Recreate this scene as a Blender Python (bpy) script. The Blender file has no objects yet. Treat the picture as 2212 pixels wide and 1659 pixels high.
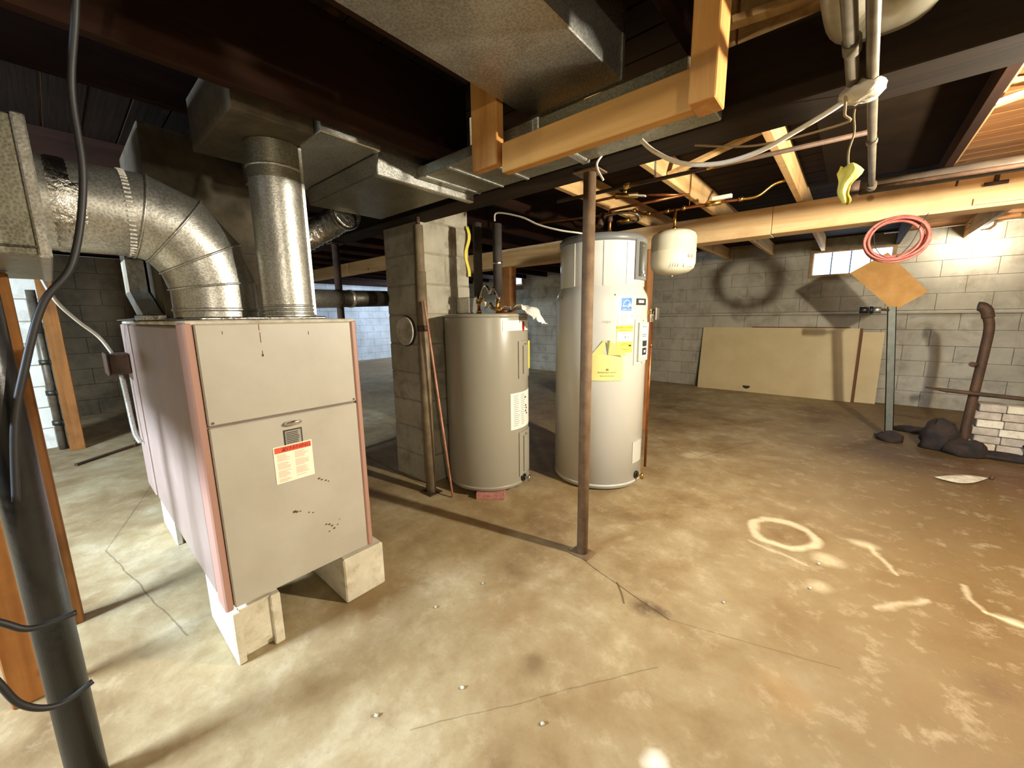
import bpy, math, random
from mathutils import Vector, Matrix
random.seed(7)
C = bpy.context.scene.collection
PI = math.pi
sc = bpy.context.scene

# ------------------------------------------------------------------ camera, world, lights, exposure
yaw, pitch, roll = math.radians(40.8), math.radians(9.8), math.radians(-0.7)
F0 = Vector((-math.sin(yaw), math.cos(yaw), 0)); R0 = Vector((math.cos(yaw), math.sin(yaw), 0)); U0 = Vector((0, 0, 1))
Fw = F0*math.cos(pitch) - U0*math.sin(pitch); U1 = F0*math.sin(pitch) + U0*math.cos(pitch)
Rv = R0*math.cos(roll) + U1*math.sin(roll); Uv = -R0*math.sin(roll) + U1*math.cos(roll)
cam = bpy.data.cameras.new('camera'); camo = bpy.data.objects.new('camera', cam); C.objects.link(camo)
cam.sensor_width = 36; cam.lens = 842*36/2212; cam.clip_start = 0.02
M = Matrix((Rv, Uv, -Fw)).transposed().to_4x4(); M.translation = Vector((0, 0, 1.25)); camo.matrix_world = M
sc.camera = camo

w = bpy.data.worlds.new('world'); sc.world = w; w.use_nodes = True
w.node_tree.nodes['Background'].inputs[0].default_value = (0.55, 0.62, 0.75, 1)
w.node_tree.nodes['Background'].inputs[1].default_value = 0.6

def light(name, kind, loc, power, col, size=0.05, rot=None, size_y=None, spread=None):
    l = bpy.data.lights.new(name, kind); l.energy = power; l.color = col
    if kind == 'AREA':
        l.size = size
        if size_y: l.shape = 'RECTANGLE'; l.size_y = size_y
        if spread: l.spread = spread
    else: l.shadow_soft_size = size
    o = bpy.data.objects.new(name, l); C.objects.link(o); o.location = loc
    if rot: o.rotation_euler = rot
    return o
WARM = (1.0, 0.92, 0.75)
BULB1 = (1.00, 2.10, 1.765)     # bare bulb right of the tanks
BULB2 = (1.02, 7.08, 2.085)     # bulb by the back wall
BULB3 = (1.90, -1.10, 1.95)     # bulb behind the photographer
# the bulbs are glowing glass meshes (built below): colour and strength of each
GLOW = {'middle': (WARM, 6800), 'back': ((1, .92, .76), 480), 'near': (WARM, 1500)}
# daylight at the basement windows; the far one has no window built
light('daylight_front', 'AREA', (-2.55, -2.93, 2.10), 640, (0.66, 0.82, 1.0), 1.5, (math.radians(66), 0, math.radians(10)), 0.22, math.radians(150))
light('daylight_far', 'AREA', (-8.5, 7.2, 1.95), 170, (0.55, 0.72, 1.0), 1.0, (math.radians(-80), 0, math.radians(-48)), 0.4)  # unseen source added behind the chimney to light the far left wall
light('daylight_back', 'AREA', (-0.15, 7.33, 1.93), 4, (0.66, 0.8, 1.0), 0.7, (math.radians(-80), 0, 0), 0.35)
light('daylight_side', 'AREA', (-6.2, 7.33, 2.13), 14, (0.66, 0.8, 1.0), 0.4, (math.radians(-70), 0, 0), 0.3)

sc.view_settings.view_transform = 'Standard'; sc.view_settings.look = 'None'
sc.view_settings.gamma = 1; sc.view_settings.use_curve_mapping = False
sc.view_settings.exposure = 0.0
sc.cycles.max_bounces = 8

# ------------------------------------------------------------------ materials
def s2l(c):
    return tuple((x/12.92 if x <= 0.04045 else ((x+0.055)/1.055)**2.4) for x in [v/255 for v in c]) + (1,)
def newmat(name):
    m = bpy.data.materials.new(name); m.use_nodes = True
    nt = m.node_tree; b = nt.nodes['Principled BSDF']
    return m, nt, b
def coords(nt, scale=(1, 1, 1), obj=False):
    if obj:
        t = nt.nodes.new('ShaderNodeTexCoord'); src = t.outputs['Object']
    else:
        t = nt.nodes.new('ShaderNodeNewGeometry'); src = t.outputs['Position']
    mp = nt.nodes.new('ShaderNodeMapping'); mp.inputs['Scale'].default_value = scale
    nt.links.new(src, mp.inputs['Vector']); return mp.outputs[0]
def noise(nt, vec, scale, detail=4, rough=.55, dist=0):
    n = nt.nodes.new('ShaderNodeTexNoise'); n.inputs['Scale'].default_value = scale
    n.inputs['Detail'].default_value = detail; n.inputs['Roughness'].default_value = rough
    n.inputs['Distortion'].default_value = dist
    nt.links.new(vec, n.inputs['Vector']); return n.outputs['Fac']
def ramp(nt, fac, lo, hi, c0=(0, 0, 0, 1), c1=(1, 1, 1, 1)):
    r = nt.nodes.new('ShaderNodeValToRGB'); e = r.color_ramp.elements
    e[0].position = lo; e[1].position = hi; e[0].color = c0; e[1].color = c1
    nt.links.new(fac, r.inputs[0]); return r.outputs[0]
def mix(nt, fac, a, b, mode='MIX'):
    n = nt.nodes.new('ShaderNodeMix'); n.data_type = 'RGBA'; n.blend_type = mode
    for sock, v in ((n.inputs[0], fac), (n.inputs[6], a), (n.inputs[7], b)):
        if hasattr(v, 'is_linked') or hasattr(v, 'links'): nt.links.new(v, sock)
        else: sock.default_value = v
    return n.outputs[2]
def math_(nt, op, a, b=None, c=None, clamp=False):
    n = nt.nodes.new('ShaderNodeMath'); n.operation = op; n.use_clamp = clamp
    for i, v in enumerate((a, b, c)):
        if v is None: continue
        if hasattr(v, 'links'): nt.links.new(v, n.inputs[i])
        else: n.inputs[i].default_value = v
    return n.outputs[0]
def bump(nt, b, h, strength=.3, dist=.01):
    n = nt.nodes.new('ShaderNodeBump'); n.inputs['Strength'].default_value = strength
    n.inputs['Distance'].default_value = dist
    nt.links.new(h, n.inputs['Height']); nt.links.new(n.outputs[0], b.inputs['Normal'])
def mat(name, c0, c1=None, scale=6, rough=.6, metal=0, bmp=0, bscale=40, stretch=(1, 1, 1), lo=.35, hi=.65, obj=False, emit=None, spec=None):
    m, nt, b = newmat(name)
    b.inputs['Roughness'].default_value = rough; b.inputs['Metallic'].default_value = metal
    if spec is not None: b.inputs['Specular IOR Level'].default_value = spec
    c0 = s2l(c0)
    if c1 is None: b.inputs['Base Color'].default_value = c0
    if c1 is not None or bmp: v = coords(nt, stretch, obj)
    if c1 is not None:
        nt.links.new(ramp(nt, noise(nt, v, scale, 6, .6), lo, hi, c0, s2l(c1)), b.inputs['Base Color'])
    if bmp: bump(nt, b, noise(nt, v, bscale, 5), bmp)
    if emit:
        b.inputs['Emission Color'].default_value = c0; b.inputs['Emission Strength'].default_value = emit
    return m

def galvanised(name, base=(198, 196, 188), dark=(150, 148, 140), rough=.38):
    m, nt, b = newmat(name); v = coords(nt)
    vo = nt.nodes.new('ShaderNodeTexVoronoi'); vo.inputs['Scale'].default_value = 130
    nt.links.new(v, vo.inputs['Vector'])
    f = math_(nt, 'ADD', math_(nt, 'MULTIPLY', vo.outputs['Distance'], .7), math_(nt, 'MULTIPLY', noise(nt, v, 9, 5), .6))
    col = ramp(nt, f, .3, .85, s2l(dark), s2l(base))
    nt.links.new(col, b.inputs['Base Color'])
    b.inputs['Metallic'].default_value = .88
    nt.links.new(math_(nt, 'ADD', math_(nt, 'MULTIPLY', noise(nt, v, 30, 3), .25), rough-.12), b.inputs['Roughness'])
    bump(nt, b, vo.outputs['Distance'], .08, .004)
    return m

def wood(name, c0, c1, axis=0, rough=.75, grime=None):
    m, nt, b = newmat(name); b.inputs['Specular IOR Level'].default_value = .18
    st = [14, 14, 14]; st[axis] = .8
    v = coords(nt, tuple(st)); v2 = coords(nt)
    col = ramp(nt, noise(nt, v, 1.6, 6, .6, .6), .3, .72, s2l(c0), s2l(c1))
    g = ramp(nt, noise(nt, v2, 3.2, 5, .6), .48, .72)
    col = mix(nt, math_(nt, 'MULTIPLY', g, .45), col, s2l(grime or tuple(int(x*.5) for x in c0)))
    k = nt.nodes.new('ShaderNodeTexVoronoi'); k.inputs['Scale'].default_value = 3.4
    nt.links.new(v2, k.inputs['Vector'])
    kn = ramp(nt, k.outputs['Distance'], .05, .09, (1, 1, 1, 1), (0, 0, 0, 1))
    col = mix(nt, math_(nt, 'MULTIPLY', kn, .55), col, s2l((70, 40, 18)))
    nt.links.new(col, b.inputs['Base Color']); b.inputs['Roughness'].default_value = rough
    bump(nt, b, noise(nt, v, 4, 4), .25, .003)
    return m

MT = {}
MT['joist'] = wood('joist_wood', (190, 148, 92), (226, 190, 136), 1)
MT['joist_old'] = wood('old_joist_wood', (34, 17, 8), (50, 28, 15), 1, .9)  # dark reddish joist wood with the shade of unlit bays painted in
MT['sub'] = wood('subfloor_wood', (128, 84, 46), (176, 128, 80), 0)
MT['beam'] = wood('beam_wood', (212, 174, 122), (236, 206, 160), 0, grime=(168, 124, 76))
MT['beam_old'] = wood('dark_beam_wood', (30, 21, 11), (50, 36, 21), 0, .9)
MT['sub_old'] = wood('old_subfloor_wood', (26, 16, 9), (40, 26, 16), 0, .9)  # dark copy of the subfloor wood, bay shade put into its colour
MT['tar'] = mat('tarred_board', (26, 18, 10), (36, 26, 16), 5, .95, spec=.05)  # near-black colour painting the shade of one joist bay
MT['pole'] = mat('grey_brown_painted_pipe', (140, 124, 98), (112, 96, 74), 12, .5)
MT['drain'] = mat('dark_iron_drain', (70, 62, 54), (96, 86, 74), 10, .42, .3)
MT['board'] = wood('board_wood', (186, 132, 66), (206, 156, 88), 0)
MT['hanger'] = wood('hanger_wood', (176, 118, 58), (206, 152, 86), 2)
MT['post'] = wood('post_wood', (150, 98, 54), (180, 128, 80), 2)
MT['stud'] = wood('stud_wood', (128, 80, 38), (158, 108, 58), 2)
MT['galv'] = galvanised('galvanised_steel')
MT['galv_old'] = galvanised('aged_galvanised_steel', (146, 142, 124), (108, 104, 88), .5)
MT['galv_dark'] = galvanised('sooty_steel', (96, 92, 82), (54, 52, 46), .5)
MT['foil'] = mat('foil_tape', (215, 212, 205), (160, 158, 150), 30, .22, 1, .8, 60)
MT['rust'] = mat('rusty_steel', (98, 74, 50), (124, 98, 70), 14, .75, .1, .2, 60)
MT['rust_dark'] = mat('dark_rust_steel', (58, 44, 34), (88, 62, 42), 10, .7, .3, .2, 60)
MT['steelpaint'] = mat('grey_green_painted_steel', (84, 88, 78), (104, 104, 92), 10, .5, .3)
MT['blackpipe'] = mat('black_painted_steel', (20, 20, 22), (34, 30, 28), 9, .35, .1, .1, 50)
MT['iron'] = mat('black_iron_pipe', (120, 110, 92), (88, 78, 62), 14, .45, .35)
MT['foam'] = mat('foam_pipe_insulation', (50, 44, 38), (62, 55, 48), 20, .8)
MT['copper'] = mat('copper_pipe', (176, 110, 66), (140, 84, 50), 18, .35, .9)
MT['brass'] = mat('brass', (200, 160, 84), None, rough=.3, metal=1)
MT['chrome'] = mat('chrome', (215, 210, 205), None, rough=.12, metal=1)
MT['white_wire'] = mat('white_cable', (225, 220, 205), None, rough=.5)
MT['black_wire'] = mat('black_cable', (26, 24, 24), None, rough=.55)
MT['hose'] = mat('red_hose', (186, 112, 100), (160, 84, 76), 20, .5)
MT['tank_grey'] = mat('grey_enamel', (150, 145, 130), None, rough=.3)
MT['tank_light'] = mat('light_grey_enamel', (196, 194, 184), None, rough=.28)
MT['tank_cap'] = mat('white_enamel', (212, 210, 200), None, rough=.25)
MT['lid_grey'] = mat('grey_plastic', (112, 112, 110), None, rough=.4)
MT['dark_panel'] = mat('dark_panel_plastic', (58, 60, 54), None, rough=.25)
MT['black'] = mat('black_plastic', (22, 21, 22), None, rough=.4)
MT['exp'] = mat('cream_enamel', (222, 216, 192), None, rough=.35)
MT['white'] = mat('white_paper', (232, 228, 218), None, rough=.6)
MT['cream'] = mat('cream_paper', (236, 230, 208), None, rough=.6)
MT['yellow'] = mat('yellow_paper', (224, 210, 84), None, rough=.6)
MT['lemon'] = mat('lemon_card', (216, 210, 132), None, rough=.6)
MT['blue'] = mat('blue_label', (30, 112, 184), None, rough=.5)
MT['orange'] = mat('orange_red_print', (214, 84, 48), None, rough=.6)
MT['ink'] = mat('dark_print', (46, 42, 36), None, rough=.6)
MT['ink_red'] = mat('red_print', (150, 34, 26), None, rough=.6)
MT['ink_pale'] = mat('pale_red_print', (226, 184, 160), None, rough=.6)
MT['ink_grey'] = mat('grey_print', (150, 144, 132), None, rough=.6)
MT['ink_olive'] = mat('olive_print', (130, 118, 30), None, rough=.6)
MT['red'] = mat('red_emblem', (150, 30, 34), None, rough=.35)
MT['cab_front'] = mat('beige_grey_enamel', (176, 170, 156), (168, 160, 146), 5, .45)
MT['cab_side'] = mat('mauve_brown_enamel', (152, 132, 122), (140, 120, 110), 4, .4)
MT['cab_trim'] = mat('rose_trim_enamel', (164, 124, 108), None, rough=.5)
MT['dirt'] = mat('rust_flecks', (92, 62, 40), None, rough=.9)
MT['clay'] = mat('red_brick', (150, 92, 84), (176, 124, 112), 30, .85, 0, .4, 60)
MT['plaster'] = mat('plaster_grey', (150, 138, 124), (186, 172, 156), 12, .85, 0, .3, 50)
MT['cardboard'] = mat('tan_fibreboard', (178, 132, 70), (196, 150, 88), 8, .8)
MT['panel'] = mat('cream_door_panel', (206, 186, 140), (216, 196, 152), 3, .6)
MT['panel_edge'] = mat('brown_panel_edge', (110, 66, 30), None, rough=.7)
MT['cloth_yellow'] = mat('yellow_rag', (222, 206, 96), (198, 176, 70), 20, .85, 0, .5, 40)
MT['string'] = mat('dusty_string', (150, 130, 96), None, rough=.9)
MT['tub'] = mat('dusty_white_metal', (150, 142, 120), (176, 168, 146), 7, .35, .3)
MT['wrap'] = mat('white_wrap', (214, 206, 186), (180, 170, 148), 18, .7, 0, .4, 50)
MT['rubble'] = mat('black_soot_lumps', (24, 20, 20), (52, 38, 30), 12, .9, 0, .6, 30)
MT['rod'] = mat('pinkish_rod', (206, 150, 126), (170, 110, 84), 16, .6)
MT['duct_insul'] = mat('dark_old_insulation', (64, 56, 44), (90, 80, 62), 9, .85, 0, .5, 30)
MT['white_dirty'] = mat('white_dirty_paint', (206, 200, 184), (160, 148, 124), 14, .7, 0, .3, 40)
for k_, (c_, e_) in GLOW.items():
    m_, nt_, b_ = newmat('lit_bulb_glass_'+k_); MT['bulb_'+k_] = m_
    b_.inputs['Base Color'].default_value = c_+(1,); b_.inputs['Emission Color'].default_value = c_+(1,); b_.inputs['Emission Strength'].default_value = e_
MT['sky'] = mat('daylight_window_glass', (214, 232, 255), None, rough=.1, emit=2.6)
MT['sky_dim'] = mat('daylight_glass_soft', (190, 214, 250), None, rough=.1, emit=1.8)
MT['mullion'] = mat('window_bar_paint', (60, 74, 120), None, rough=.6)
MT['frame_w'] = mat('window_frame_wood', (170, 142, 98), (140, 108, 70), 14, .8)
MT['mortar'] = mat('mortar', (140, 132, 114), (162, 152, 132), 14, .95, 0, .4, 50)

def masonry(name, base, pale, grime, wscale=1.5, streak=True, rough=.9, grime_amt=.7):
    m, nt, b = newmat(name); v = coords(nt); vs = coords(nt, (7, 7, .7))
    col = ramp(nt, noise(nt, v, wscale, 7, .62), .36, .64, s2l(base), s2l(pale))
    g = ramp(nt, noise(nt, v, wscale*2.4, 6, .65, .4), .5, .74)
    col = mix(nt, math_(nt, 'MULTIPLY', g, grime_amt), col, s2l(grime))
    if streak:
        g = ramp(nt, noise(nt, vs, 1.1, 5, .6), .5, .7)
        col = mix(nt, math_(nt, 'MULTIPLY', g, .35), col, s2l(pale))
    nt.links.new(col, b.inputs['Base Color']); b.inputs['Roughness'].default_value = rough
    b.inputs['Specular IOR Level'].default_value = .25
    bump(nt, b, noise(nt, v, 60, 5, .7), .35, .006)
    return m
MT['block_back'] = masonry('limewashed_block', (158, 152, 136), (190, 184, 168), (112, 102, 82))
MT['block_left'] = masonry('whitewashed_block', (188, 188, 182), (214, 214, 210), (140, 136, 126), grime_amt=.4)
MT['block_dark'] = masonry('dark_bare_block', (70, 58, 42), (98, 84, 62), (38, 30, 20))
MT['block_white'] = masonry('bright_whitewashed_block', (224, 220, 204), (238, 234, 220), (150, 138, 112), 3, grime_amt=.5)
MT['block_chim'] = masonry('chimney_block', (150, 142, 124), (186, 180, 162), (88, 74, 58), 2.4)
MT['block_foot'] = masonry('footing_block', (196, 188, 166), (222, 214, 194), (150, 136, 106), 6, False)

def floor_mat():
    m, nt, b = newmat('stained_concrete_floor'); v = coords(nt)
    n1 = noise(nt, v, .9, 8, .62, .5); n2 = noise(nt, v, 3.1, 8, .66, .3)
    f = math_(nt, 'ADD', math_(nt, 'MULTIPLY', n1, .6), math_(nt, 'MULTIPLY', n2, .4))
    r = nt.nodes.new('ShaderNodeValToRGB'); cr = r.color_ramp
    cr.elements[0].position = .36; cr.elements[0].color = s2l((112, 88, 56))
    cr.elements[1].position = .66; cr.elements[1].color = s2l((192, 178, 148))
    e = cr.elements.new(.46); e.color = s2l((144, 122, 86)); e = cr.elements.new(.55); e.color = s2l((162, 144, 108))
    nt.links.new(f, r.inputs[0]); col = r.outputs[0]
    # coarse cool-grey area towards the left bay
    sep = nt.nodes.new('ShaderNodeSeparateXYZ'); nt.links.new(v, sep.inputs[0])
    left = ramp(nt, math_(nt, 'MULTIPLY_ADD', sep.outputs[0], -.5, math_(nt, 'MULTIPLY', n1, .5)), 1.05, 1.6)
    col = mix(nt, math_(nt, 'MULTIPLY', left, .8), col, s2l((172, 174, 166)))
    right = ramp(nt, math_(nt, 'MULTIPLY_ADD', sep.outputs[0], .5, math_(nt, 'MULTIPLY', n1, .6)), .0, .55)
    col = mix(nt, math_(nt, 'MULTIPLY', right, .9), col, s2l((94, 72, 38)))  # olive tint, with extra darkening painted in against the near bulb's glare
    wob = nt.nodes.new('ShaderNodeTexNoise'); wob.inputs['Scale'].default_value = 5; wob.inputs['Detail'].default_value = 6
    nt.links.new(v, wob.inputs['Vector'])
    wv = nt.nodes.new('ShaderNodeVectorMath'); wv.operation = 'MULTIPLY_ADD'
    nt.links.new(wob.outputs['Color'], wv.inputs[0]); wv.inputs[1].default_value = (.10, .10, 0); nt.links.new(v, wv.inputs[2])
    pv = wv.outputs[0]
    def spot(x, y, rr, color, amt, soft=.6, ring=None):
        nonlocal col
        d = nt.nodes.new('ShaderNodeVectorMath'); d.operation = 'DISTANCE'
        nt.links.new(pv, d.inputs[0]); d.inputs[1].default_value = (x+.05, y+.05, 0)
        dist = d.outputs['Value']
        if ring is not None: dist = math_(nt, 'ABSOLUTE', math_(nt, 'SUBTRACT', dist, ring))
        mk = ramp(nt, math_(nt, 'DIVIDE', dist, rr), soft*.5, 1, (1, 1, 1, 1), (0, 0, 0, 1))
        col = mix(nt, math_(nt, 'MULTIPLY', mk, amt), col, s2l(color))
    dk = (84, 62, 38)
    spot(-.55, 1.51, .075, dk, .85); spot(-.49, 1.53, .05, dk, .7)
    spot(-.75, .96, .06, dk, .55); spot(-.07, 1.39, .06, dk, .5); spot(.49, 1.89, .09, dk, .55)
    spot(-.55, 1.0, .22, (130, 104, 66), .4); spot(-1.0, 1.1, .2, (140, 112, 74), .4)
    spot(-.05, 1.42, .13, (150, 120, 78), .5)
    spot(-.9, 4.3, .16, dk, .4); spot(.45, 4.75, .6, (70, 52, 36), .8); spot(1.2, 4.5, .7, (92, 60, 36), .7)
    spot(-1.45, .75, .3, (110, 80, 44), .5)
    spot(-6.4, 1.2, 1.3, (120, 96, 66), .5); spot(-9.6, 5.4, 1.6, (104, 76, 46), .8)
    wh = (236, 224, 186)
    spot(-.17, 2.58, .035, wh, .5, ring=.15);
    spot(.03, 2.42, .08, wh, .35); spot(.18, 2.72, .07, wh, .35); spot(.62, 2.38, .05, wh, .35); spot(.02, 2.15, .06, wh, .3)
    spot(-.96, 3.6, .12, wh, .4); spot(-.3, .95, .05, (240, 232, 214), .7)
    for (x0, y0, x1, y1, wd, am) in ((-1.05, 1.66, -.45, 1.5, .004, .8), (-.45, 1.5, .1, 1.66, .003, .45), (-.72, 1.58, -.63, 1.47, .006, .8),
                                     (-3.9, 1.75, -2.2, 1.66, .006, .7), (-3.0, .02, -1.9, .18, .004, .5), (-4.2, .4, -3, .02, .005, .4),
                                     (-.9, .55, -.4, 1.25, .003, .4), (-1.5, 3.95, -.9, 3.6, .006, .5), (-.9, 3.6, -.6, 4.4, .006, .45),
                                     (.2, 2.71, .28, 2.5, -.02, .5), (.37, 2.32, .2, 2.12, -.022, .4), (.5, 2.58, .56, 2.38, -.018, .4), (.56, 2.38, .78, 2.33, -.02, .55), (-.3, 2.4, -.05, 2.3, -.018, .4)):
        L = math.hypot(x1-x0, y1-y0); ux, uy = (x1-x0)/L, (y1-y0)/L
        sp = nt.nodes.new('ShaderNodeSeparateXYZ')
        wv2 = nt.nodes.new('ShaderNodeVectorMath'); wv2.operation = 'MULTIPLY_ADD'
        K = .03 if wd > 0 else .14
        nt.links.new(wob.outputs['Color'], wv2.inputs[0]); wv2.inputs[1].default_value = (K, K, 0); nt.links.new(v, wv2.inputs[2])
        nt.links.new(wv2.outputs[0], sp.inputs[0])
        a = math_(nt, 'SUBTRACT', sp.outputs[0], x0+K/2); c = math_(nt, 'SUBTRACT', sp.outputs[1], y0+K/2)
        along = math_(nt, 'ADD', math_(nt, 'MULTIPLY', a, ux), math_(nt, 'MULTIPLY', c, uy))
        perp = math_(nt, 'ABSOLUTE', math_(nt, 'SUBTRACT', math_(nt, 'MULTIPLY', a, uy), math_(nt, 'MULTIPLY', c, ux)))
        over = math_(nt, 'MAXIMUM', math_(nt, 'MAXIMUM', math_(nt, 'MULTIPLY', along, -1), math_(nt, 'SUBTRACT', along, L)), 0)
        dd = math_(nt, 'DIVIDE', math_(nt, 'ADD', perp, over), abs(wd))
        mk = ramp(nt, dd, .5 if wd > 0 else .1, 1.2 if wd > 0 else 1.6, (1, 1, 1, 1), (0, 0, 0, 1))
        col = mix(nt, math_(nt, 'MULTIPLY', mk, am if wd > 0 else am*.7), col, s2l((58, 44, 28) if wd > 0 else wh))
    med = noise(nt, v, 8.5, 8, .72, .15)
    col = mix(nt, math_(nt, 'MULTIPLY', ramp(nt, med, .5, .68), .38), col, s2l((118, 92, 58)))
    col = mix(nt, math_(nt, 'MULTIPLY', ramp(nt, med, .34, .46, (1, 1, 1, 1), (0, 0, 0, 1)), .22), col, s2l((206, 190, 156)))
    fine = noise(nt, v, 38, 5, .7)
    col = mix(nt, math_(nt, 'MULTIPLY', ramp(nt, fine, .58, .7), .3), col, s2l((120, 98, 66)))
    nt.links.new(col, b.inputs['Base Color'])
    nt.links.new(math_(nt, 'ADD', math_(nt, 'MULTIPLY', n2, .4), .45), b.inputs['Roughness'])
    b.inputs['Specular IOR Level'].default_value = .35
    bump(nt, b, math_(nt, 'ADD', n2, math_(nt, 'MULTIPLY', fine, .25)), .3, .012)
    return m
MT['floor'] = floor_mat()

# ------------------------------------------------------------------ mesh helpers
class MB:
    def __init__(s): s.v = []; s.f = []; s.sm = []
    def add(s, vs, fs, smooth=False):
        o = len(s.v); s.v += [tuple(p) for p in vs]
        for f in fs: s.f.append(tuple(o+i for i in f)); s.sm.append(smooth)
        return s
    def box(s, x0, x1, y0, y1, z0, z1, ch=0):
        if ch:
            c = ch; vs = []; 
            for zz, i in ((z0, c), (z0+c, 0), (z1-c, 0), (z1, c)):
                vs += [(x0+i+c*(i == 0), y0+i, zz), (x1-i-c*(i == 0), y0+i, zz), (x1-i, y0+i+c*(i == 0), zz), (x1-i, y1-i-c*(i == 0), zz),
                       (x1-i-c*(i == 0), y1-i, zz), (x0+i+c*(i == 0), y1-i, zz), (x0+i, y1-i-c*(i == 0), zz), (x0+i, y0+i+c*(i == 0), zz)]
            fs = [tuple(reversed(range(8)))]
            for r in range(3):
                for k in range(8): fs.append((r*8+k, r*8+(k+1) % 8, r*8+8+(k+1) % 8, r*8+8+k))
            fs.append(tuple(range(24, 32)))
            return s.add(vs, fs)
        vs = [(x0, y0, z0), (x1, y0, z0), (x1, y1, z0), (x0, y1, z0), (x0, y0, z1), (x1, y0, z1), (x1, y1, z1), (x0, y1, z1)]
        return s.add(vs, [(0, 3, 2, 1), (4, 5, 6, 7), (0, 1, 5, 4), (1, 2, 6, 5), (2, 3, 7, 6), (3, 0, 4, 7)])
    def bar(s, a, b, wd, ht, up=(0, 0, 1)):
        a = Vector(a); b = Vector(b); d = (b-a).normalized(); u = Vector(up)
        if abs(d.dot(u)) > .98: u = Vector((1, 0, 0))
        r = d.cross(u).normalized()*wd/2; u = r.cross(d).normalized()*ht/2
        vs = [p+q for p in (a, b) for q in (-r-u, r-u, r+u, -r+u)]
        return s.add(vs, [(0, 1, 2, 3), (7, 6, 5, 4), (0, 4, 5, 1), (1, 5, 6, 2), (2, 6, 7, 3), (3, 7, 4, 0)])
    def tube(s, pts, r, n=12, cap=True, rs=None):
        pts = [Vector(p) for p in pts]; N = len(pts); ring = []
        prev = None; o = len(s.v); vs = []
        for i, p in enumerate(pts):
            d = ((pts[min(i+1, N-1)]-p).normalized() + (p-pts[max(i-1, 0)]).normalized())
            d = d.normalized() if d.length > 1e-6 else Vector((0, 0, 1))
            if prev is None:
                a = d.cross(Vector((0, 0, 1)));
                if a.length < .05: a = d.cross(Vector((1, 0, 0)))
                a.normalize()
            else:
                a = prev - d*prev.dot(d); a.normalize()
            prev = a; b = d.cross(a); rr = rs[i] if rs else r
            k = 1.0
            if 0 < i < N-1:
                c = max(.5, (pts[i+1]-p).normalized().dot(d)); k = 1/c
            for j in range(n):
                t = 2*PI*j/n; vs.append(p + (a*math.cos(t)+b*math.sin(t))*rr*(k if False else 1))
        fs = []
        for i in range(N-1):
            for j in range(n): fs.append((i*n+j, i*n+(j+1) % n, (i+1)*n+(j+1) % n, (i+1)*n+j))
        s.add(vs, fs, True)
        if cap:
            o2 = len(s.v)-len(vs)
            s.f.append(tuple(o2+j for j in reversed(range(n)))); s.sm.append(False)
            s.f.append(tuple(o2+(N-1)*n+j for j in range(n))); s.sm.append(False)
        return s
    def cyl(s, a, b, r, n=24, r2=None, cap=True): return s.tube([a, b], r, n, cap, [r, r2 if r2 is not None else r])
    def lathe(s, prof, cx, cy, n=48, sharp=()):
        vs = []; fs = []
        for r, z in prof:
            for j in range(n):
                t = 2*PI*j/n; vs.append((cx+r*math.cos(t), cy+r*math.sin(t), z))
        for i in range(len(prof)-1):
            for j in range(n): fs.append((i*n+j, i*n+(j+1) % n, (i+1)*n+(j+1) % n, (i+1)*n+j))
        s.add(vs, fs, True)
        o2 = len(s.v)-len(vs)
        if prof[0][0] > 1e-4: s.f.append(tuple(o2+j for j in reversed(range(n)))); s.sm.append(False)
        if prof[-1][0] > 1e-4: s.f.append(tuple(o2+(len(prof)-1)*n+j for j in range(n))); s.sm.append(False)
        return s
    def grid(s, fn, nu, nv, thick=None, smooth=True):
        vs = [fn(i/nu, j/nv) for j in range(nv+1) for i in range(nu+1)]
        fs = [(j*(nu+1)+i, j*(nu+1)+i+1, (j+1)*(nu+1)+i+1, (j+1)*(nu+1)+i) for j in range(nv) for i in range(nu)]
        return s.add(vs, fs, smooth)
    def build(s, name, m, parent=None, solid=0, bevel=0):
        me = bpy.data.meshes.new(name); me.from_pydata(s.v, [], s.f); me.update()
        me.polygons.foreach_set('use_smooth', s.sm)
        me.materials.append(MT[m] if isinstance(m, str) else m)
        o = bpy.data.objects.new(name, me); C.objects.link(o)
        if parent is not None:
            o.parent = parent
            if parent.type == 'EMPTY' or True:
                o.matrix_parent_inverse = PM(parent).inverted()
        if solid:
            md = o.modifiers.new('solid', 'SOLIDIFY'); md.thickness = solid; md.offset = 0
        if bevel:
            md = o.modifiers.new('bevel', 'BEVEL'); md.width = bevel; md.segments = 2; md.limit_method = 'ANGLE'
        return o
def PM(p):
    m = p.matrix_basis.copy()
    q = p
    while q.parent is not None:
        m = q.parent.matrix_basis @ q.matrix_parent_inverse @ m; q = q.parent
    return m
def tag(o, label=None, cat=None, group=None, kind=None):
    if label: o['label'] = label
    if cat: o['category'] = cat
    if group: o['group'] = group
    if kind: o['kind'] = kind
    return o
def thing(name, label, cat, loc=(0, 0, 0), group=None):
    o = bpy.data.objects.new(name, None); C.objects.link(o); o.location = loc; o.empty_display_size = .1
    return tag(o, label, cat, group)
def struct(name, mb, m, **k): return tag(mb.build(name, m, **k), kind='structure')
def spline(pts, n=8):
    P = [Vector(p) for p in pts]; out = []
    for i in range(len(P)-1):
        p0 = P[max(i-1, 0)]; p1 = P[i]; p2 = P[i+1]; p3 = P[min(i+2, len(P)-1)]
        for k in range(n):
            t = k/n
            out.append(.5*((2*p1)+(p2-p0)*t+(2*p0-5*p1+4*p2-p3)*t*t+(3*p1-p0-3*p2+p3)*t**3))
    out.append(P[-1]); return out
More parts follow.
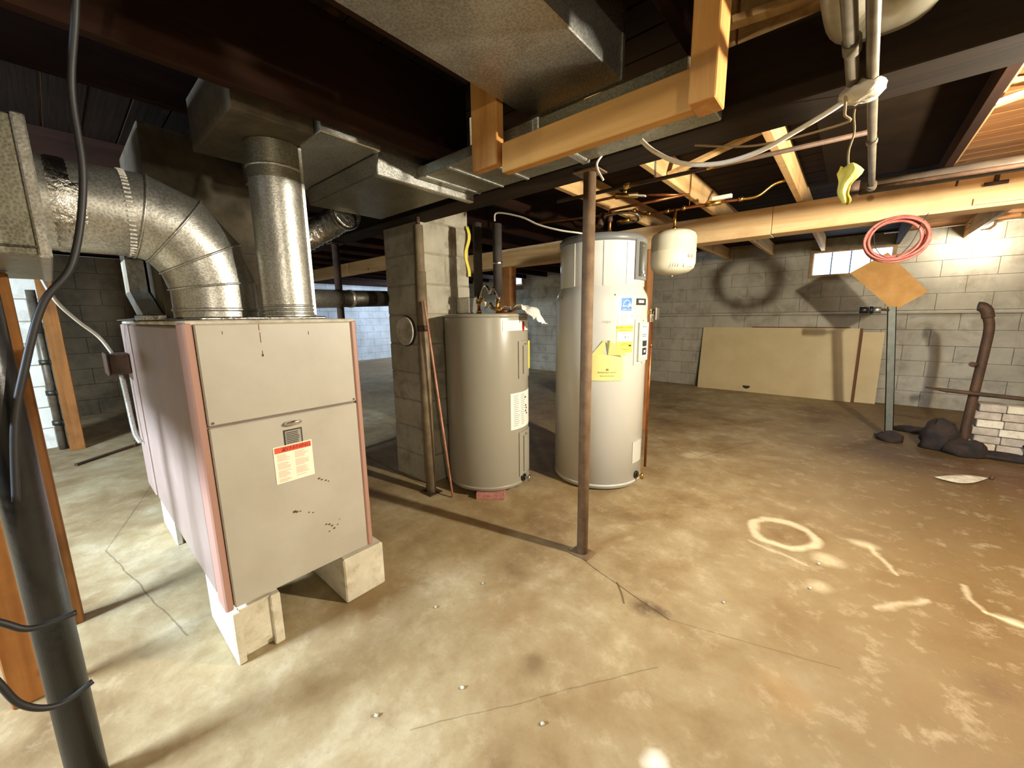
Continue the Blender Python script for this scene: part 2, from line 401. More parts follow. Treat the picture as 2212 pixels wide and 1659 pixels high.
def text_part(s, size, fn, name, m, parent, align='CENTER'):
    """lettering laid on a surface: fn(u, v) maps text-plane coordinates to the world"""
    cu = bpy.data.curves.new(name, 'FONT'); cu.body = s; cu.size = size; cu.align_x = align; cu.align_y = 'CENTER'; cu.resolution_u = 2
    o = bpy.data.objects.new(name, cu); C.objects.link(o)
    bpy.context.view_layer.update()
    dg = bpy.context.evaluated_depsgraph_get()
    me = bpy.data.meshes.new_from_object(o.evaluated_get(dg))
    bpy.data.objects.remove(o)
    for v in me.vertices: v.co = fn(v.co.x, v.co.y)
    me.materials.clear(); me.materials.append(MT[m]); me.name = name
    t = bpy.data.objects.new(name, me); C.objects.link(t)
    t.parent = parent; t.matrix_parent_inverse = PM(parent).inverted()
    return t
def on_cyl(cx, cy, r, ang, z):      # map (u, v) to a cylinder, outward offset in r
    a0 = math.radians(ang)
    return lambda u, v: Vector((cx+r*math.cos(a0+u/r), cy+r*math.sin(a0+u/r), z+v))
def cyl_patch(cx, cy, r, a0, a1, z0, z1, n=10, th=.002):
    mb = MB(); a0, a1 = math.radians(a0), math.radians(a1)
    for k in range(n):
        t0 = a0+(a1-a0)*k/n; t1 = a0+(a1-a0)*(k+1)/n
        q = [(cx+rr*math.cos(t), cy+rr*math.sin(t), z) for rr in (r, r+th) for t, z in ((t0, z0), (t1, z0), (t1, z1), (t0, z1))]
        fs = [(4, 5, 6, 7), (0, 1, 5, 4), (3, 7, 6, 2)]
        if k == 0: fs.append((0, 4, 7, 3))
        if k == n-1: fs.append((1, 2, 6, 5))
        mb.add(q, fs)
    return mb
def cyl_frame_patch(cx, cy, r, a0, a1, z0, z1, th=.006): return cyl_patch(cx, cy, r, a0, a1, z0, z1, 12, th)

# ------------------------------------------------------------------ the setting
struct('floor', MB().box(-12, 4.2, -3.2, 7.7, -.15, 0), 'floor')
CEIL = 2.30
ceil_ = struct('ceiling', MB().box(-12, 4.2, -3.2, 7.7, CEIL+.022, CEIL+.06), 'sub')
# subfloor planks seen between the joists (short lengths, butted at the joists)
pl_me = None
def add_copy(src, parent, loc=None, rot=None, scale=None):
    o = src.copy(); C.objects.link(o)
    if parent is not None: o.parent = parent
    if loc: o.location = loc
    if rot: o.rotation_euler = rot
    if scale: o.scale = scale
    return o
x0 = -6.0
pk = MB().box(-1.89, 1.89, .003, .142, 0, .02, .002).build('plank', 'sub', ceil_)
pk.location = (2.26, 1.60, CEIL)
po = MB().box(-3.5, 3.5, .003, .142, 0, .02, .002).build('plank', 'sub_old', ceil_)  # darkened planks paint the unlit ceiling on the left
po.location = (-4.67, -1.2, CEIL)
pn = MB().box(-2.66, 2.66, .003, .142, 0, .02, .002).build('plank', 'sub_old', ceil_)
pn.location = (1.49, 1.455, CEIL)
for k in range(1, 40): add_copy(pk, ceil_, (2.26, 1.60+k*.145, CEIL+random.uniform(0, .002)))
pm = MB().box(-.765, .765, .003, .142, 0, .02, .002).build('plank', 'sub_old', ceil_)
pm.location = (-.40, 1.60, CEIL)
for k in range(1, 40): add_copy(pm, ceil_, (-.40, 1.60+k*.145, CEIL+random.uniform(0, .002)))
for k in range(1, 58): add_copy(po, ceil_, (-4.67+random.uniform(-.02, 0), -1.2+k*.145, CEIL+random.uniform(0, .002)))
for k in range(1, 20): add_copy(pn, ceil_, (1.49, 1.455-k*.145, CEIL+random.uniform(0, .002)))
# joists on the two beams
def joist(x, y0, y1, z0=2.125, m='joist', wd=.042):
    return MB().box(x-wd/2, x+wd/2, y0, y1, z0, CEIL+.001, .003).build('joist', m, ceil_)
for x in (3.35, 2.75, 2.15, 1.55, .95): joist(x, -3, 7.4)
joist(.355, -3, 7.4, m='joist_old')  # its unlit side is painted into the wood colour
MB().box(.380, .415, 1.8, 3.98, 2.20, CEIL, .003).build('ledger_strip', 'joist', ceil_)  # pale strip added to show the joist's lit edge
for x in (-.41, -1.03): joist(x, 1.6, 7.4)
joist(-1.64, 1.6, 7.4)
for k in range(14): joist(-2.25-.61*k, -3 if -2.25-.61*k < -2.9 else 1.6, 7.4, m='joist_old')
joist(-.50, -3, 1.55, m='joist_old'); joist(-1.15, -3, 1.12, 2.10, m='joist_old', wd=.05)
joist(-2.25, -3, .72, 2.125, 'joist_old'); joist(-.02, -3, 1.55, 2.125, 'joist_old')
MB().box(-.24, .338, 1.80, 3.98, 2.215, 2.235, .003).build('insulation_panel', 'tar', ceil_)  # dark sheet added where the bay lies in shade
# blocking and laths between joists above the middle beam
MB().box(-.385, .335, 1.62, 1.66, 2.13, CEIL, .003).build('blocking', 'joist', ceil_)
MB().bar((-.38, 1.50, 2.14), (.32, 1.86, 2.27), .04, .02).build('bridging', 'joist', ceil_)
MB().bar((-.38, 2.7, 2.27), (-1.0, 2.75, 2.15), .05, .02).build('bridging', 'joist', ceil_)
MB().bar((.38, 2.85, 2.15), (.93, 2.9, 2.27), .05, .02).build('bridging', 'joist', ceil_)
MB().bar((.38, 2.95, 2.27), (.93, 2.9, 2.15), .05, .02).build('bridging', 'joist', ceil_)

def block_wall(wall, m, axis, pos, a0, a1, z0, z1, bl, bh, face, holes=(), depth=.03, offset=0):
    """running-bond courses of blocks, each a part of the wall; axis 0: wall runs along x at y=pos; face +-1 points into the room"""
    g = .003
    me = MB().box(g/2, bl-g/2, 0, depth, g/2, bh-g/2, .003)
    first = None; n = 0
    rows = int(round((z1-z0)/bh))
    for r in range(rows):
        z = z0+r*bh; a = a0-(bl/2 if (r+offset) % 2 else 0)
        while a < a1-.02:
            s0 = max(a, a0); s1 = min(a+bl, a1)
            if s1-s0 > .06:
                segs = [(s0, s1)]
                for h0, h1, hz0, hz1 in holes:
                    if z+bh > hz0+.02 and z < hz1-.02:
                        ns = []
                        for q0, q1 in segs:
                            if q1 <= h0 or q0 >= h1: ns.append((q0, q1)); continue
                            if q0 < h0-.03: ns.append((q0, h0))
                            if q1 > h1+.03: ns.append((h1, q1))
                        segs = ns
                for q0, q1 in segs:
                    if first is None:
                        first = me.build('concrete_block', m, wall); o = first
                    else:
                        o = first.copy(); C.objects.link(o)
                    o.matrix_parent_inverse = Matrix()
                    jit = random.uniform(-.0012, .0012)
                    if axis == 0:
                        o.location = (q0, pos - (depth if face < 0 else 0)+jit, z); o.rotation_euler = (0, 0, 0)
                        o.scale = ((q1-q0)/bl, 1, 1)
                    else:
                        # along y
                        o.rotation_euler = (0, 0, PI/2)
                        o.location = (pos + (depth if face > 0 else 0)+jit, q0, z)
                        o.scale = ((q1-q0)/bl, 1, 1)
                    n += 1
            a += bl
    return n
YB = 7.4
W1 = (-.55, .36, 1.76, 2.14); W2 = (-6.42, -5.98, 1.98, 2.29)
def wall_with_holes(name, y0, y1, holes, x0, x1, z1, m):
    mb = MB(); xs = sorted([x0, x1]+[h[0] for h in holes]+[h[1] for h in holes])
    for a, b in zip(xs[:-1], xs[1:]):
        hh = [h for h in holes if h[0] <= a+1e-4 and h[1] >= b-1e-4]
        if hh: mb.box(a, b, y0, y1, 0, hh[0][2]); mb.box(a, b, y0, y1, hh[0][3], z1)
        else: mb.box(a, b, y0, y1, 0, z1)
    return struct(name, mb, m)
MT['mortar_back'] = mat('lime_mortar', (146, 140, 124), (172, 166, 148), 12, .95)
wb = wall_with_holes('wall_back', YB, YB+.25, [W2, W1], -12, 4.2, CEIL+.02, 'mortar_back')
block_wall(wb, 'block_back', 0, YB, -7.2, 3.6, 0, 1.22, .47, .2033, -1, depth=.035)
block_wall(wb, 'block_back', 0, YB, -7.2, 3.6, 1.27, 2.29, .47, .204, -1, holes=[W1, W2], depth=.02)
MB().box(-7.2, 3.6, YB-.05, YB, 1.222, 1.262, .008).build('ledge', 'block_back', wb)
wl = struct('wall_left', MB().box(-11.4, -11.15, -3.0, YB, 0, CEIL+.02), 'mortar')
block_wall(wl, 'block_left', 1, -11.15, 1.0, 7.38, 0, 2.29, .45, .2085, 1)
struct('wall_front', MB().box(-12, 4.2, -3.2, -3.0, 0, CEIL+.02), 'block_back')
struct('wall_right', MB().box(4.0, 4.2, -3.0, YB, 0, CEIL+.02), 'block_back')
# dark block partition on the far left
wd_ = struct('wall_partition', MB().box(-7.9, -7.735, -3.0, 2.5, 0, 2.10), 'mortar')
block_wall(wd_, 'block_dark', 1, -7.735, -1.0, 2.5, 0, 2.09, .42, .209, 1)

# windows
def window(name, W, n, glass, tilt=0):
    x0, x1, z0, z1 = W; t = .035
    fr = MB(); fr.box(x0, x1, YB-.04, YB+.12, z0, z0+t); fr.box(x0, x1, YB-.04, YB+.12, z1-t, z1)
    fr.box(x0, x0+t, YB-.04, YB+.12, z0+t, z1-t); fr.box(x1-t, x1, YB-.04, YB+.12, z0+t, z1-t)
    o = struct(name, fr, 'frame_w')
    wv = (x1-x0-2*t)/n
    for k in range(n):
        MB().box(x0+t+k*wv+.006, x0+t+(k+1)*wv-.006, YB+.05, YB+.056, z0+t, z1-t).build('pane', glass, o)
    for k in range(1, n):
        MB().box(x0+t+k*wv-.006, x0+t+k*wv+.006, YB+.035, YB+.07, z0+t, z1-t).build('mullion', 'mullion', o)
    return o
window('window_1', W1, 4, 'sky'); window('window_2', W2, 1, 'sky_dim')
# window over the left bay behind the photographer's left (daylight source)
wf = struct('window_3', MB().box(-3.35, -1.75, -3.0, -2.955, 1.94, 1.98).box(-3.35, -1.75, -3.0, -2.955, 2.22, 2.26).box(-3.35, -3.31, -3, -2.955, 1.98, 2.22).box(-1.79, -1.75, -3, -2.955, 1.98, 2.22), 'frame_w')
MB().box(-3.31, -1.79, -2.985, -2.98, 1.98, 2.22).build('pane', 'sky_dim', wf)

# ------------------------------------------------------------------ beams and boards
def beam(lab, x0, x1, y0, y1, z0, z1, m, splits, name='beam'):
    t = thing(name, lab, 'beam', (x0, (y0+y1)/2, z0))
    xs = [x0]+list(splits)+[x1]
    for i, (a, b) in enumerate(zip(xs[:-1], xs[1:])):
        MB().box(a+.0015, b-.0015, y0+(.003 if i % 2 else 0), y1, z0+(.004 if i % 2 else 0), z1, .004).build('timber', m, t)
    return t
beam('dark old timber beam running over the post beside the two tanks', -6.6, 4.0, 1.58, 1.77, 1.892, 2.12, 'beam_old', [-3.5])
bm2 = beam('pale knotty timber beam behind the tanks, carrying the red hose coil', -5.0, 4.0, 4.0, 4.2, 1.9, 2.12, 'beam', [-.585])
MB().box(.52, 4.0, 3.985, 4.02, 1.925, 1.965).build('lath', 'beam', bm2)
MB().cyl((.43, 3.98, 2.06), (.43, 3.93, 2.1), .006, 8).build('bracket', 'rust_dark', bm2)
beam('short brown timber beam seen between flue pipe and chimney', -7.6, -4.6, 2.95, 3.1, 1.9, 2.06, 'beam', [-5.75])

t = thing('pipe_bracket', 'small dark iron tee bracket on the pale beam at far right', 'bracket', (.66, 3.97, 2.05))
MB().cyl((.60, 3.97, 2.10), (.60, 3.985, 2.045), .012, 10).build('stem', 'rust_dark', t)
MB().cyl((.55, 3.975, 2.04), (.65, 3.975, 2.04), .012, 10).build('bar', 'rust_dark', t)
# duct supporting frame of pale timber
t = thing('duct_cradle', 'golden timber cradle board with two hangers beneath the big duct', 'frame', (-.66, 1.15, 1.77))
MB().box(-1.03, -.367, 1.15, 1.19, 1.772, 1.872, .003).build('board', 'board', t)
MB().box(-1.165, -1.035, 1.13, 1.17, 1.80, 2.125, .003).build('hanger', 'hanger', t)
MB().box(-.365, -.302, 1.105, 1.195, 1.765, 2.299, .003).build('hanger', 'hanger', t)
MB().box(-1.0, -.37, 1.34, 1.38, 1.94, 1.995).build('cross_strip', 'board', t)
# dark header board up on the left
o = MB().box(-1.53, -1.49, -2.5, 1.42, 1.952, 2.299, .003).build('header_board', 'joist_old')
tag(o, 'wide dark reddish header board overhead, left of the big duct', 'board')

# ------------------------------------------------------------------ posts
def steel_post(x, y, ztop, r, lab, m='rust', plate=True, name='steel_post', lean=(0, 0)):
    t = thing(name, lab, 'post', (x, y, 0))
    MB().cyl((x, y, .006), (x+lean[0], y+lean[1], ztop), r, 28).build('pole', m, t)
    if plate:
        MB().box(x-.055, x+.055, y-.045, y+.045, 0, .008, .002).build('base_plate', m, t, bevel=0)
        MB().box(x-.06, x+.06, y-.05, y+.05, ztop-.004, ztop+.002).build('top_plate', m, t)
    return t
steel_post(-.965, 1.675, 1.888, .0285, 'slim brown steel post in front of the white tank', 'rust')
t = steel_post(-2.19, 1.625, 1.55, .036, 'grey brown steel pipe post standing against the chimney face', 'pole', False)
MB().cyl((-2.19, 1.625, 1.0), (-2.19, 1.625, 1.84), .031, 24).build('sleeve', 'pole', t)
MB().cyl((-2.19, 1.625, 1.16), (-2.19, 1.625, 1.20), .040, 24).build('collar', 'rust_dark', t)
MB().cyl((-2.19, 1.625, 1.84), (-2.19, 1.625, 1.891), .014, 12).build('screw', 'rust_dark', t)
MB().box(-2.25, -2.13, 1.57, 1.68, 0, .008).build('base_plate', 'rust_dark', t)
steel_post(-3.45, 1.68, 1.888, .03, 'dark steel post behind the flue pipe, left of the chimney', 'rust_dark')
t = thing('steel_post', 'thick black painted steel post close to the camera at left edge', 'post', (-1.45, -.105, 0))
MB().cyl((-1.45, -.105, 0), (-1.45, -.105, 2.10), .037, 36).build('pole', 'blackpipe', t)
def wood_post(x0, x1, y0, y1, z1, lab, m='post', name='wood_post', cat='post'):
    return tag(MB().box(x0, x1, y0, y1, 0, z1, .004).build(name, m), lab, cat)
wood_post(-3.73, -3.50, 4.03, 4.17, 1.9, 'reddish brown wooden post behind the grey tank under the pale beam')
wood_post(-1.80, -1.62, 4.02, 4.16, 1.9, 'pale wooden post just right of the white tank, behind it')
wood_post(-2.40, -2.33, -.30, -.085, 1.43, 'orange brown wooden stud right behind the black post', 'stud', 'wood_stud', 'stud')
wood_post(-1.985, -1.945, -.26, -.19, 1.43, 'near wooden stud at the left edge, left of the black post', 'stud', 'wood_stud', 'stud')
wood_post(-5.78, -5.70, -.06, .045, 2.12, 'thin wooden stud beside the whitewashed pier', 'stud', 'wood_stud', 'stud')

# whitewashed pier at far left, block by block
t = thing('block_pier', 'bright whitewashed block pier behind the left ductwork', 'pier', (-6.1, -.2, 0))
MB().box(-6.19, -5.96, -.42, -.02, 0, 2.1).build('core', 'mortar', t)
for k in range(10):
    for q in range(2):
        a = -.43+q*.205 if k % 2 else -.43+(q*.3)
        b = a+.2 if k % 2 else (a+.295 if q == 0 else a+.115)
        MB().box(-6.2+random.uniform(-.002, .002), -5.95+random.uniform(-.004, .006), a, b, k*.21+.004, k*.21+.205, .005).build('concrete_block', 'block_white', t)
for i, (yy, xx, zt) in enumerate(((-.10, -5.85, 1.55), (-.035, -5.82, 1.25))):
    t = thing('drain_pipe', ('taller' if i == 0 else 'shorter')+' grey vertical pipe in front of the whitewashed pier', 'pipe', (xx, yy, 0))
    MB().cyl((xx, yy, 0), (xx, yy, zt), .032, 20).build('pipe', 'iron', t)
    for zz in (.25, .55, .85, 1.15)[:4-i]: MB().cyl((xx, yy, zz), (xx, yy, zz+.045), .042, 20).build('coupling', 'galv_dark', t)

# ------------------------------------------------------------------ chimney
t = thing('chimney', 'square grey block chimney between the furnace and the grey tank', 'chimney', (-2.51, 1.94, 0))
MB().box(-2.715, -2.305, 1.705, 2.165, 0, 2.12).build('core', 'mortar', t)
for k in range(10):
    z0 = k*.212; j = .003
    if k % 2:
        parts = [(-2.72, -2.3, 1.7, 1.93), (-2.72, -2.3, 1.938, 2.17)]
    else:
        parts = [(-2.72, -2.3, 1.7, 2.0), (-2.72, -2.3, 2.008, 2.17)]
    for a, b, c, d in parts:
        MB().box(a+random.uniform(-j, j), b+random.uniform(-j, j), c+random.uniform(-j, j), d, z0+.004, z0+.208 if k < 9 else 2.12, .006).build('concrete_block', 'block_chim', t)
dp = MB().lathe([(0.0001, 0), (.08, .004), (.1, .012), (.104, .012), (.104, 0)], 0, 0, 40).build('flue_cover', 'white_dirty', None)
dp.matrix_basis = Matrix.Translation((-2.485, 1.684, 1.155)) @ Matrix.Rotation(PI/2, 4, 'X') @ Matrix.Rotation(0, 4, 'Z')
dp.parent = t; dp.matrix_parent_inverse = PM(t).inverted()
cl = MB().cyl((-2.485, 1.692, 1.155), (-2.485, 1.702, 1.155), .112, 40).build('cover_ring', 'galv_dark', t)
# yellow tag and rod by the chimney
o = MB().grid(lambda u, v: (-2.285+.012*math.sin(v*7), 2.13+.03*u+.012*math.sin(v*9), 1.93-.37*v), 3, 12).build('caution_strip', 'yellow', solid=.003)
tag(o, 'limp yellow strip hanging down the chimney side', 'tag')
o = MB().tube([(-2.0, 1.665, .008), (-2.13, 1.60, 1.36)], .0075, 10).build('metal_rod', 'rod')
tag(o, 'thin pinkish metal rod leaning in front of the grey tank and chimney', 'rod')

# ------------------------------------------------------------------ furnace
FX = -1.53; FB = -3.2
f = thing('furnace', 'large beige and mauve furnace cabinet raised on concrete blocks', 'furnace', (-2.3, .53, .21))
MB().box(FB, FX-.02, .265, .79, .255, 1.235, .006).build('cabinet', 'cab_side', f)
MB().box(FB+.05, FX-.08, .3, .76, .211, .256).build('base_frame', 'galv_dark', f)
MB().box(FX-.10, FX-.002, .252, .276, .25, 1.243, .005).build('corner_trim', 'cab_trim', f)
MB().box(FX-.10, FX-.002, .782, .805, .25, 1.243, .005).build('corner_trim', 'cab_trim', f)
up = MB().box(FX-.02, FX, .279, .779, .912, 1.238, .004).build('upper_door', 'cab_front', f)
lo = MB().box(FX-.02, FX, .279, .779, .256, .905, .004).build('lower_door', 'cab_front', f)
MB().box(FB+.32, FX-.13, .256, .268, .262, 1.23, .005).build('side_panel', 'cab_side', f)
MB().box(FB, FB+.28, .250, .268, .262, 1.235, .005).build('rear_panel', 'cab_side', f)
MB().box(FB+.005, FX-.005, .258, .8, 1.236, 1.25, .004).build('top_panel', 'white_dirty', f)
MB().box(FX-.85, FX-.16, .33, .76, 1.25, 1.262, .004).build('duct_flange', 'foil', f)
# handle: chrome recessed pull
hd = MB()
def hfn(u, v):
    a = 2*PI*u; q = PI/2*v; c = math.cos(q)
    return (FX+.001+.024*math.sin(q)**.8, .527+.031*math.cos(a)*(.55+.45*c)*(1 if v < .99 else .0), .874+.0105*math.sin(a)*(.6+.4*c)*(1 if v < .99 else 0)+.004*math.sin(q))
hd.grid(hfn, 28, 8)
hd.build('handle', 'chrome', lo)
MB().box(FX+.001, FX+.020, .503, .551, .878, .8825, .001).build('handle_lip', 'chrome', lo)
pl = lambda y0, z0: (lambda u, v: Vector((FX+.0035, y0+u, z0+v)))
# rating plate
rp = MB().box(FX, FX+.0015, .492, .556, .790, .851).build('rating_plate_frame', 'ink', lo)
MB().box(FX+.0015, FX+.0025, .497, .551, .795, .846).build('rating_plate', 'ink_grey', lo)
mb = MB()
for k in range(7): mb.box(FX+.0025, FX+.003, .500, .548-random.uniform(0, .012), .841-k*.0065-.003, .841-k*.0065)
mb.build('plate_print', 'ink', lo)
# warning label
wl_ = MB().box(FX, FX+.0018, .452, .586, .655, .795).build('warning_label', 'cream', lo)
MB().box(FX+.0018, FX+.0024, .456, .582, .770, .791).build('warning_band', 'orange', lo)
text_part('WARNING', .020, pl(.532, .7805), 'lettering', 'ink_red', lo)
tr = MB(); tr.add([(FX+.003, .478, .774), (FX+.003, .494, .774), (FX+.003, .486, .788)], [(0, 1, 2)]); tr.build('warning_triangle', 'ink_red', lo)
text_part('!', .012, lambda u, v: Vector((FX+.0034, .486+u, .780+v)), 'lettering', 'orange', lo)
mb = MB()
for cx0, cx1, rows in ((.462, .508, 24), (.522, .572, 22)):
    for k in range(rows):
        if k % 7 == 6: continue
        z = .764-k*.0044
        mb.box(FX+.0018, FX+.0022, cx0, cx1-random.uniform(0, .02), z-.0026, z)
mb.build('label_print', 'ink_pale', lo)
mb = MB()
for (y, z, s_) in ((.60, .63, .003), (.61, .622, .0025), (.625, .614, .0025), (.635, .607, .002), (.50, .53, .004), (.508, .526, .003), (.52, .524, .002), (.55, .507, .002), (.565, .50, .002),
                   (.61, .43, .0025), (.622, .425, .003), (.632, .415, .003), (.64, .40, .003), (.62, .395, .002), (.655, .41, .002), (.665, .43, .0015)):
    mb.box(FX, FX+.0006, y-s_*1.6, y+s_*1.6, z-s_, z+s_)
mb.build('rust_marks', 'dirt', lo)
mb = MB()
for (y, z, h) in ((.455, 1.225, .02), (.456, 1.19, .035), (.457, 1.135, .02), (.615, 1.20, .012), (.35, 1.21, .01)): mb.box(FX, FX+.0006, y-.001, y+.001, z-h/2, z+h/2)
mb.box(FX, FX+.0008, .454, .46, 1.125, 1.133)
mb.build('rust_drips', 'dirt', up)
for y, z in ((.292, .922), (.768, .922)): MB().cyl((FX, y, z), (FX+.003, y, z), .004, 10).build('screw', 'chrome', up)

# concrete blocks below the furnace
def cblock(y0, y1, lab, x0=-1.95, x1=-1.57, hollow=True, h=.211, m='block_foot', group=None):
    o = MB()
    if hollow:
        mid = (y0+y1)/2
        o.box(x0, x1-.03, y0, y1, 0, h, .004)
        o.box(x1-.032, x1, y0, y0+.028, 0, h, .004); o.box(x1-.032, x1, y1-.035, y1, 0, h, .004)
        o.box(x1-.032, x1-.012, y0+.02, y1-.03, .03, h, .002)
    else: o.box(x0, x1, y0, y1, 0, h, .006)
    return tag(o.build('concrete_block', m), lab, 'block', group)
cblock(.272, .43, 'hollow white concrete block under the furnace front left corner')
cblock(.682, .872, 'solid pale concrete block under the furnace front right corner', hollow=False)
cblock(.285, .44, 'hollow concrete block hidden under the furnace rear left corner', -3.15, -2.75, True)
cblock(.64, .80, 'hollow concrete block hidden under the furnace rear right corner', -3.15, -2.75, True)

# switch box + cables on the furnace side
t = thing('switch_box', 'small dark red switch box on the furnace left side', 'box', (-3.12, .18, .97))
MB().box(-3.19, -2.99, .165, .249, .965, 1.075, .006).build('box', 'rust_dark', t)
MB().box(-3.195, -2.985, .155, .166, .96, 1.08, .004).build('cover', 'rust_dark', t)
MB().tube(spline([(-3.08, .21, .965), (-3.08, .215, .8), (-3.06, .22, .62), (-3.04, .235, .56)]), .012, 10).build('conduit', 'galv', t)
tag(MB().tube(spline([(-2.9, -.02, 1.52), (-2.9, .02, 1.36), (-2.98, .08, 1.26), (-3.06, .15, 1.17), (-3.09, .19, 1.078)], 10), .008, 10).build('power_cable', 'white_wire'),
    'thin white cable drooping from the duct to the switch box', 'cable')

# ------------------------------------------------------------------ round ducts
def ring(pa, d, r, w_, th=.004):
    pa = Vector(pa); d = Vector(d).normalized()
    return MB().tube([pa-d*w_/2, pa-d*w_/4, pa+d*w_/4, pa+d*w_/2], r, 36, False, [r, r+th, r+th, r])
t = thing('elbow_duct', 'wide round galvanised duct with gored elbow rising off the furnace', 'duct', (-2.04, .46, 1.262))
ex, ey, er = -2.04, .462, .147
zc = 1.60  # axis height of the horizontal run
gores = [(ex, ey, 1.262), (ex, ey, 1.405), (ex, ey-.035, 1.50), (ex, ey-.095, 1.565), (ex, ey-.19, 1.615)]
def gore(a, b, na, nb, r, name, m='galv'):
    # cylinder section between two mitre planes
    a, b = Vector(a), Vector(b); d = (b-a).normalized()
    u = Vector((1, 0, 0)); v2 = d.cross(u); mb = MB(); vs = []; n = 40
    for p, nn in ((a, Vector(na)), (b, Vector(nb))):
        for j in range(n):
            t_ = 2*PI*j/n; q = p+(u*math.cos(t_)+v2*math.sin(t_))*r
            s_ = (p-q).dot(nn)/d.dot(nn); vs.append(q+d*s_)
    fs = [(j, (j+1) % n, n+(j+1) % n, n+j) for j in range(n)]
    mb.add(vs, fs, True); return mb.build(name, m, t)
G_ = [Vector((ex, ey, 1.262)), Vector((ex, ey, 1.39)), Vector((ex, ey-.030, 1.50)), Vector((ex, ey-.105, 1.595)), Vector((ex, ey-.20, 1.634)), Vector((ex, .02, 1.634))]
nrm = []
for i in range(len(G_)):
    if i == 0: nrm.append((G_[1]-G_[0]).normalized())
    elif i == len(G_)-1: nrm.append((G_[-1]-G_[-2]).normalized())
    else: nrm.append(((G_[i+1]-G_[i]).normalized()+(G_[i]-G_[i-1]).normalized()).normalized())
for i in range(len(G_)-1):
    gore(G_[i], G_[i+1], nrm[i], nrm[i+1], er if i else er-.002, 'duct_section' if i in (0, 4) else 'gore')
for i in range(1, 5):
    # raised seam following the mitre plane
    d = nrm[i]; u = Vector((1, 0, 0)); v2 = d.cross(u); n = 40
    k = 1/abs((G_[i]-G_[i-1]).normalized().dot(d))
    pts = [G_[i]+u*math.cos(2*PI*j/n)*(er+.002)+v2*math.sin(2*PI*j/n)*(er+.002)*k for j in range(n+1)]
    MB().tube(pts, .0042, 8, False).build('seam', 'galv', t)
MB().tube([(ex, ey, 1.285), (ex, ey, 1.292), (ex, ey, 1.299)], er, 40, False, [er-.001, er+.004, er-.001]).build('seam', 'galv', t)
mb = MB()
for j in range(60):
    a = 2*PI*j/60; p = Vector((ex+(er+.001)*math.cos(a), .215, 1.634+(er+.001)*math.sin(a)))
    mb.bar(p, p+Vector((0, .018, 0)), .006, .006)
mb.build('crimped_edge', 'galv', t)['kind'] = 'stuff'
ring((ex, .07, 1.634), (0, 1, 0), er, .05, .003).build('foil_tape', 'foil', t)
def arcpatch(a0, a1, y0, y1, r):
    mb = MB()
    for k in range(8):
        t0 = a0+(a1-a0)*k/8; t1 = a0+(a1-a0)*(k+1)/8; j0 = random.uniform(0, .002)
        mb.add([(ex+(r+j0)*math.cos(q), y, 1.634+(r+j0)*math.sin(q)) for q, y in ((t0, y0), (t1, y0), (t1, y1), (t0, y1))], [(0, 1, 2, 3)], True)
    return mb
arcpatch(-.5, .35, .06, .12, er+.004).build('foil_patch', 'foil', t)

t = thing('return_plenum', 'boxy sheet metal duct end at the upper left edge', 'duct', (-2.05, -.3, 1.44))
MB().box(-2.72, -1.75, -1.35, .012, 1.435, 1.80, .004).build('plenum_box', 'galv_old', t)  # rear length runs on out of view, extended to shade the furnace side
MB().box(-2.72, -1.75, -1.35, -.42, 1.802, 2.12, .004).build('plenum_riser', 'galv_old', t)  # unseen box added to keep daylight off the upper ducts
MB().box(-2.73, -1.742, .000, .026, 1.43, 1.805, .004).build('collar_flange', 'galv', t)
MB().box(-1.752, -1.744, -.10, -.09, 1.44, 1.795).build('seam', 'galv_dark', t)
for zz in (1.46,): MB().box(-1.752, -1.742, -.75, .0, zz-.006, zz).build('seam', 'galv_dark', t)

t = thing('vertical_duct', 'narrower upright galvanised duct rising straight from the furnace top', 'duct', (-1.83, .665, 1.262))
cx, cy, cr = -1.83, .668, .099
MB().cyl((cx, cy, 1.262), (cx, cy, 1.52), cr, 48, cap=False).build('duct_section', 'galv', t)
MB().cyl((cx, cy, 1.515), (cx, cy, 1.80), cr-.002, 48, cap=False).build('duct_section', 'galv', t)
MB().cyl((cx, cy, 1.795), (cx, cy, 1.93), cr, 48, cap=False).build('duct_section', 'galv_old', t)
for z in (1.275, 1.29, 1.305): ring((cx, cy, z), (0, 0, 1), cr, .010, .003).build('rib', 'galv', t)
ring((cx, cy, 1.84), (0, 0, 1), cr, .01, .003).build('seam', 'galv', t)
MB().box(cx+.06, cx+.07, cy+.070, cy+.082, 1.27, 1.93).build('seam', 'galv', t)

# dark plenum behind the round ducts and flat ducts overhead
t = thing('supply_plenum', 'dark sheet metal plenum standing behind the round ducts', 'duct', (-2.8, .58, 1.25))
MB().box(-3.15, -2.5, .36, .78, 1.251, 2.13, .004).build('plenum_box', 'duct_insul', t)
MB().box(-3.16, -2.49, .35, .79, 1.60, 1.615).build('drive_cleat', 'duct_insul', t)
t = thing('supply_duct', 'wide flat sheet metal duct hung just beside the dark beam', 'duct', (-1.8, 1.2, 1.86))
MB().box(-2.32, -1.62, 1.0, 1.44, 1.865, 2.0, .004).build('duct_section', 'galv_old', t)
MB().box(-1.60, -.92, 1.195, 1.55, 1.888, 1.935, .004).build('duct_section', 'galv_old', t)
MB().box(-.90, -.40, 1.205, 1.56, 1.892, 1.935, .004).build('duct_section', 'galv_old', t)
MB().box(-1.635, -1.60, .99, 1.56, 1.855, 2.01, .004).build('drive_cleat', 'galv', t)
MB().box(-.935, -.90, 1.20, 1.565, 1.883, 1.94, .004).build('drive_cleat', 'galv', t)
for k in range(3): MB().box(-1.55+.16*k, -1.535+.16*k, 1.20, 1.55, 1.884, 1.89).build('rib', 'galv', t)
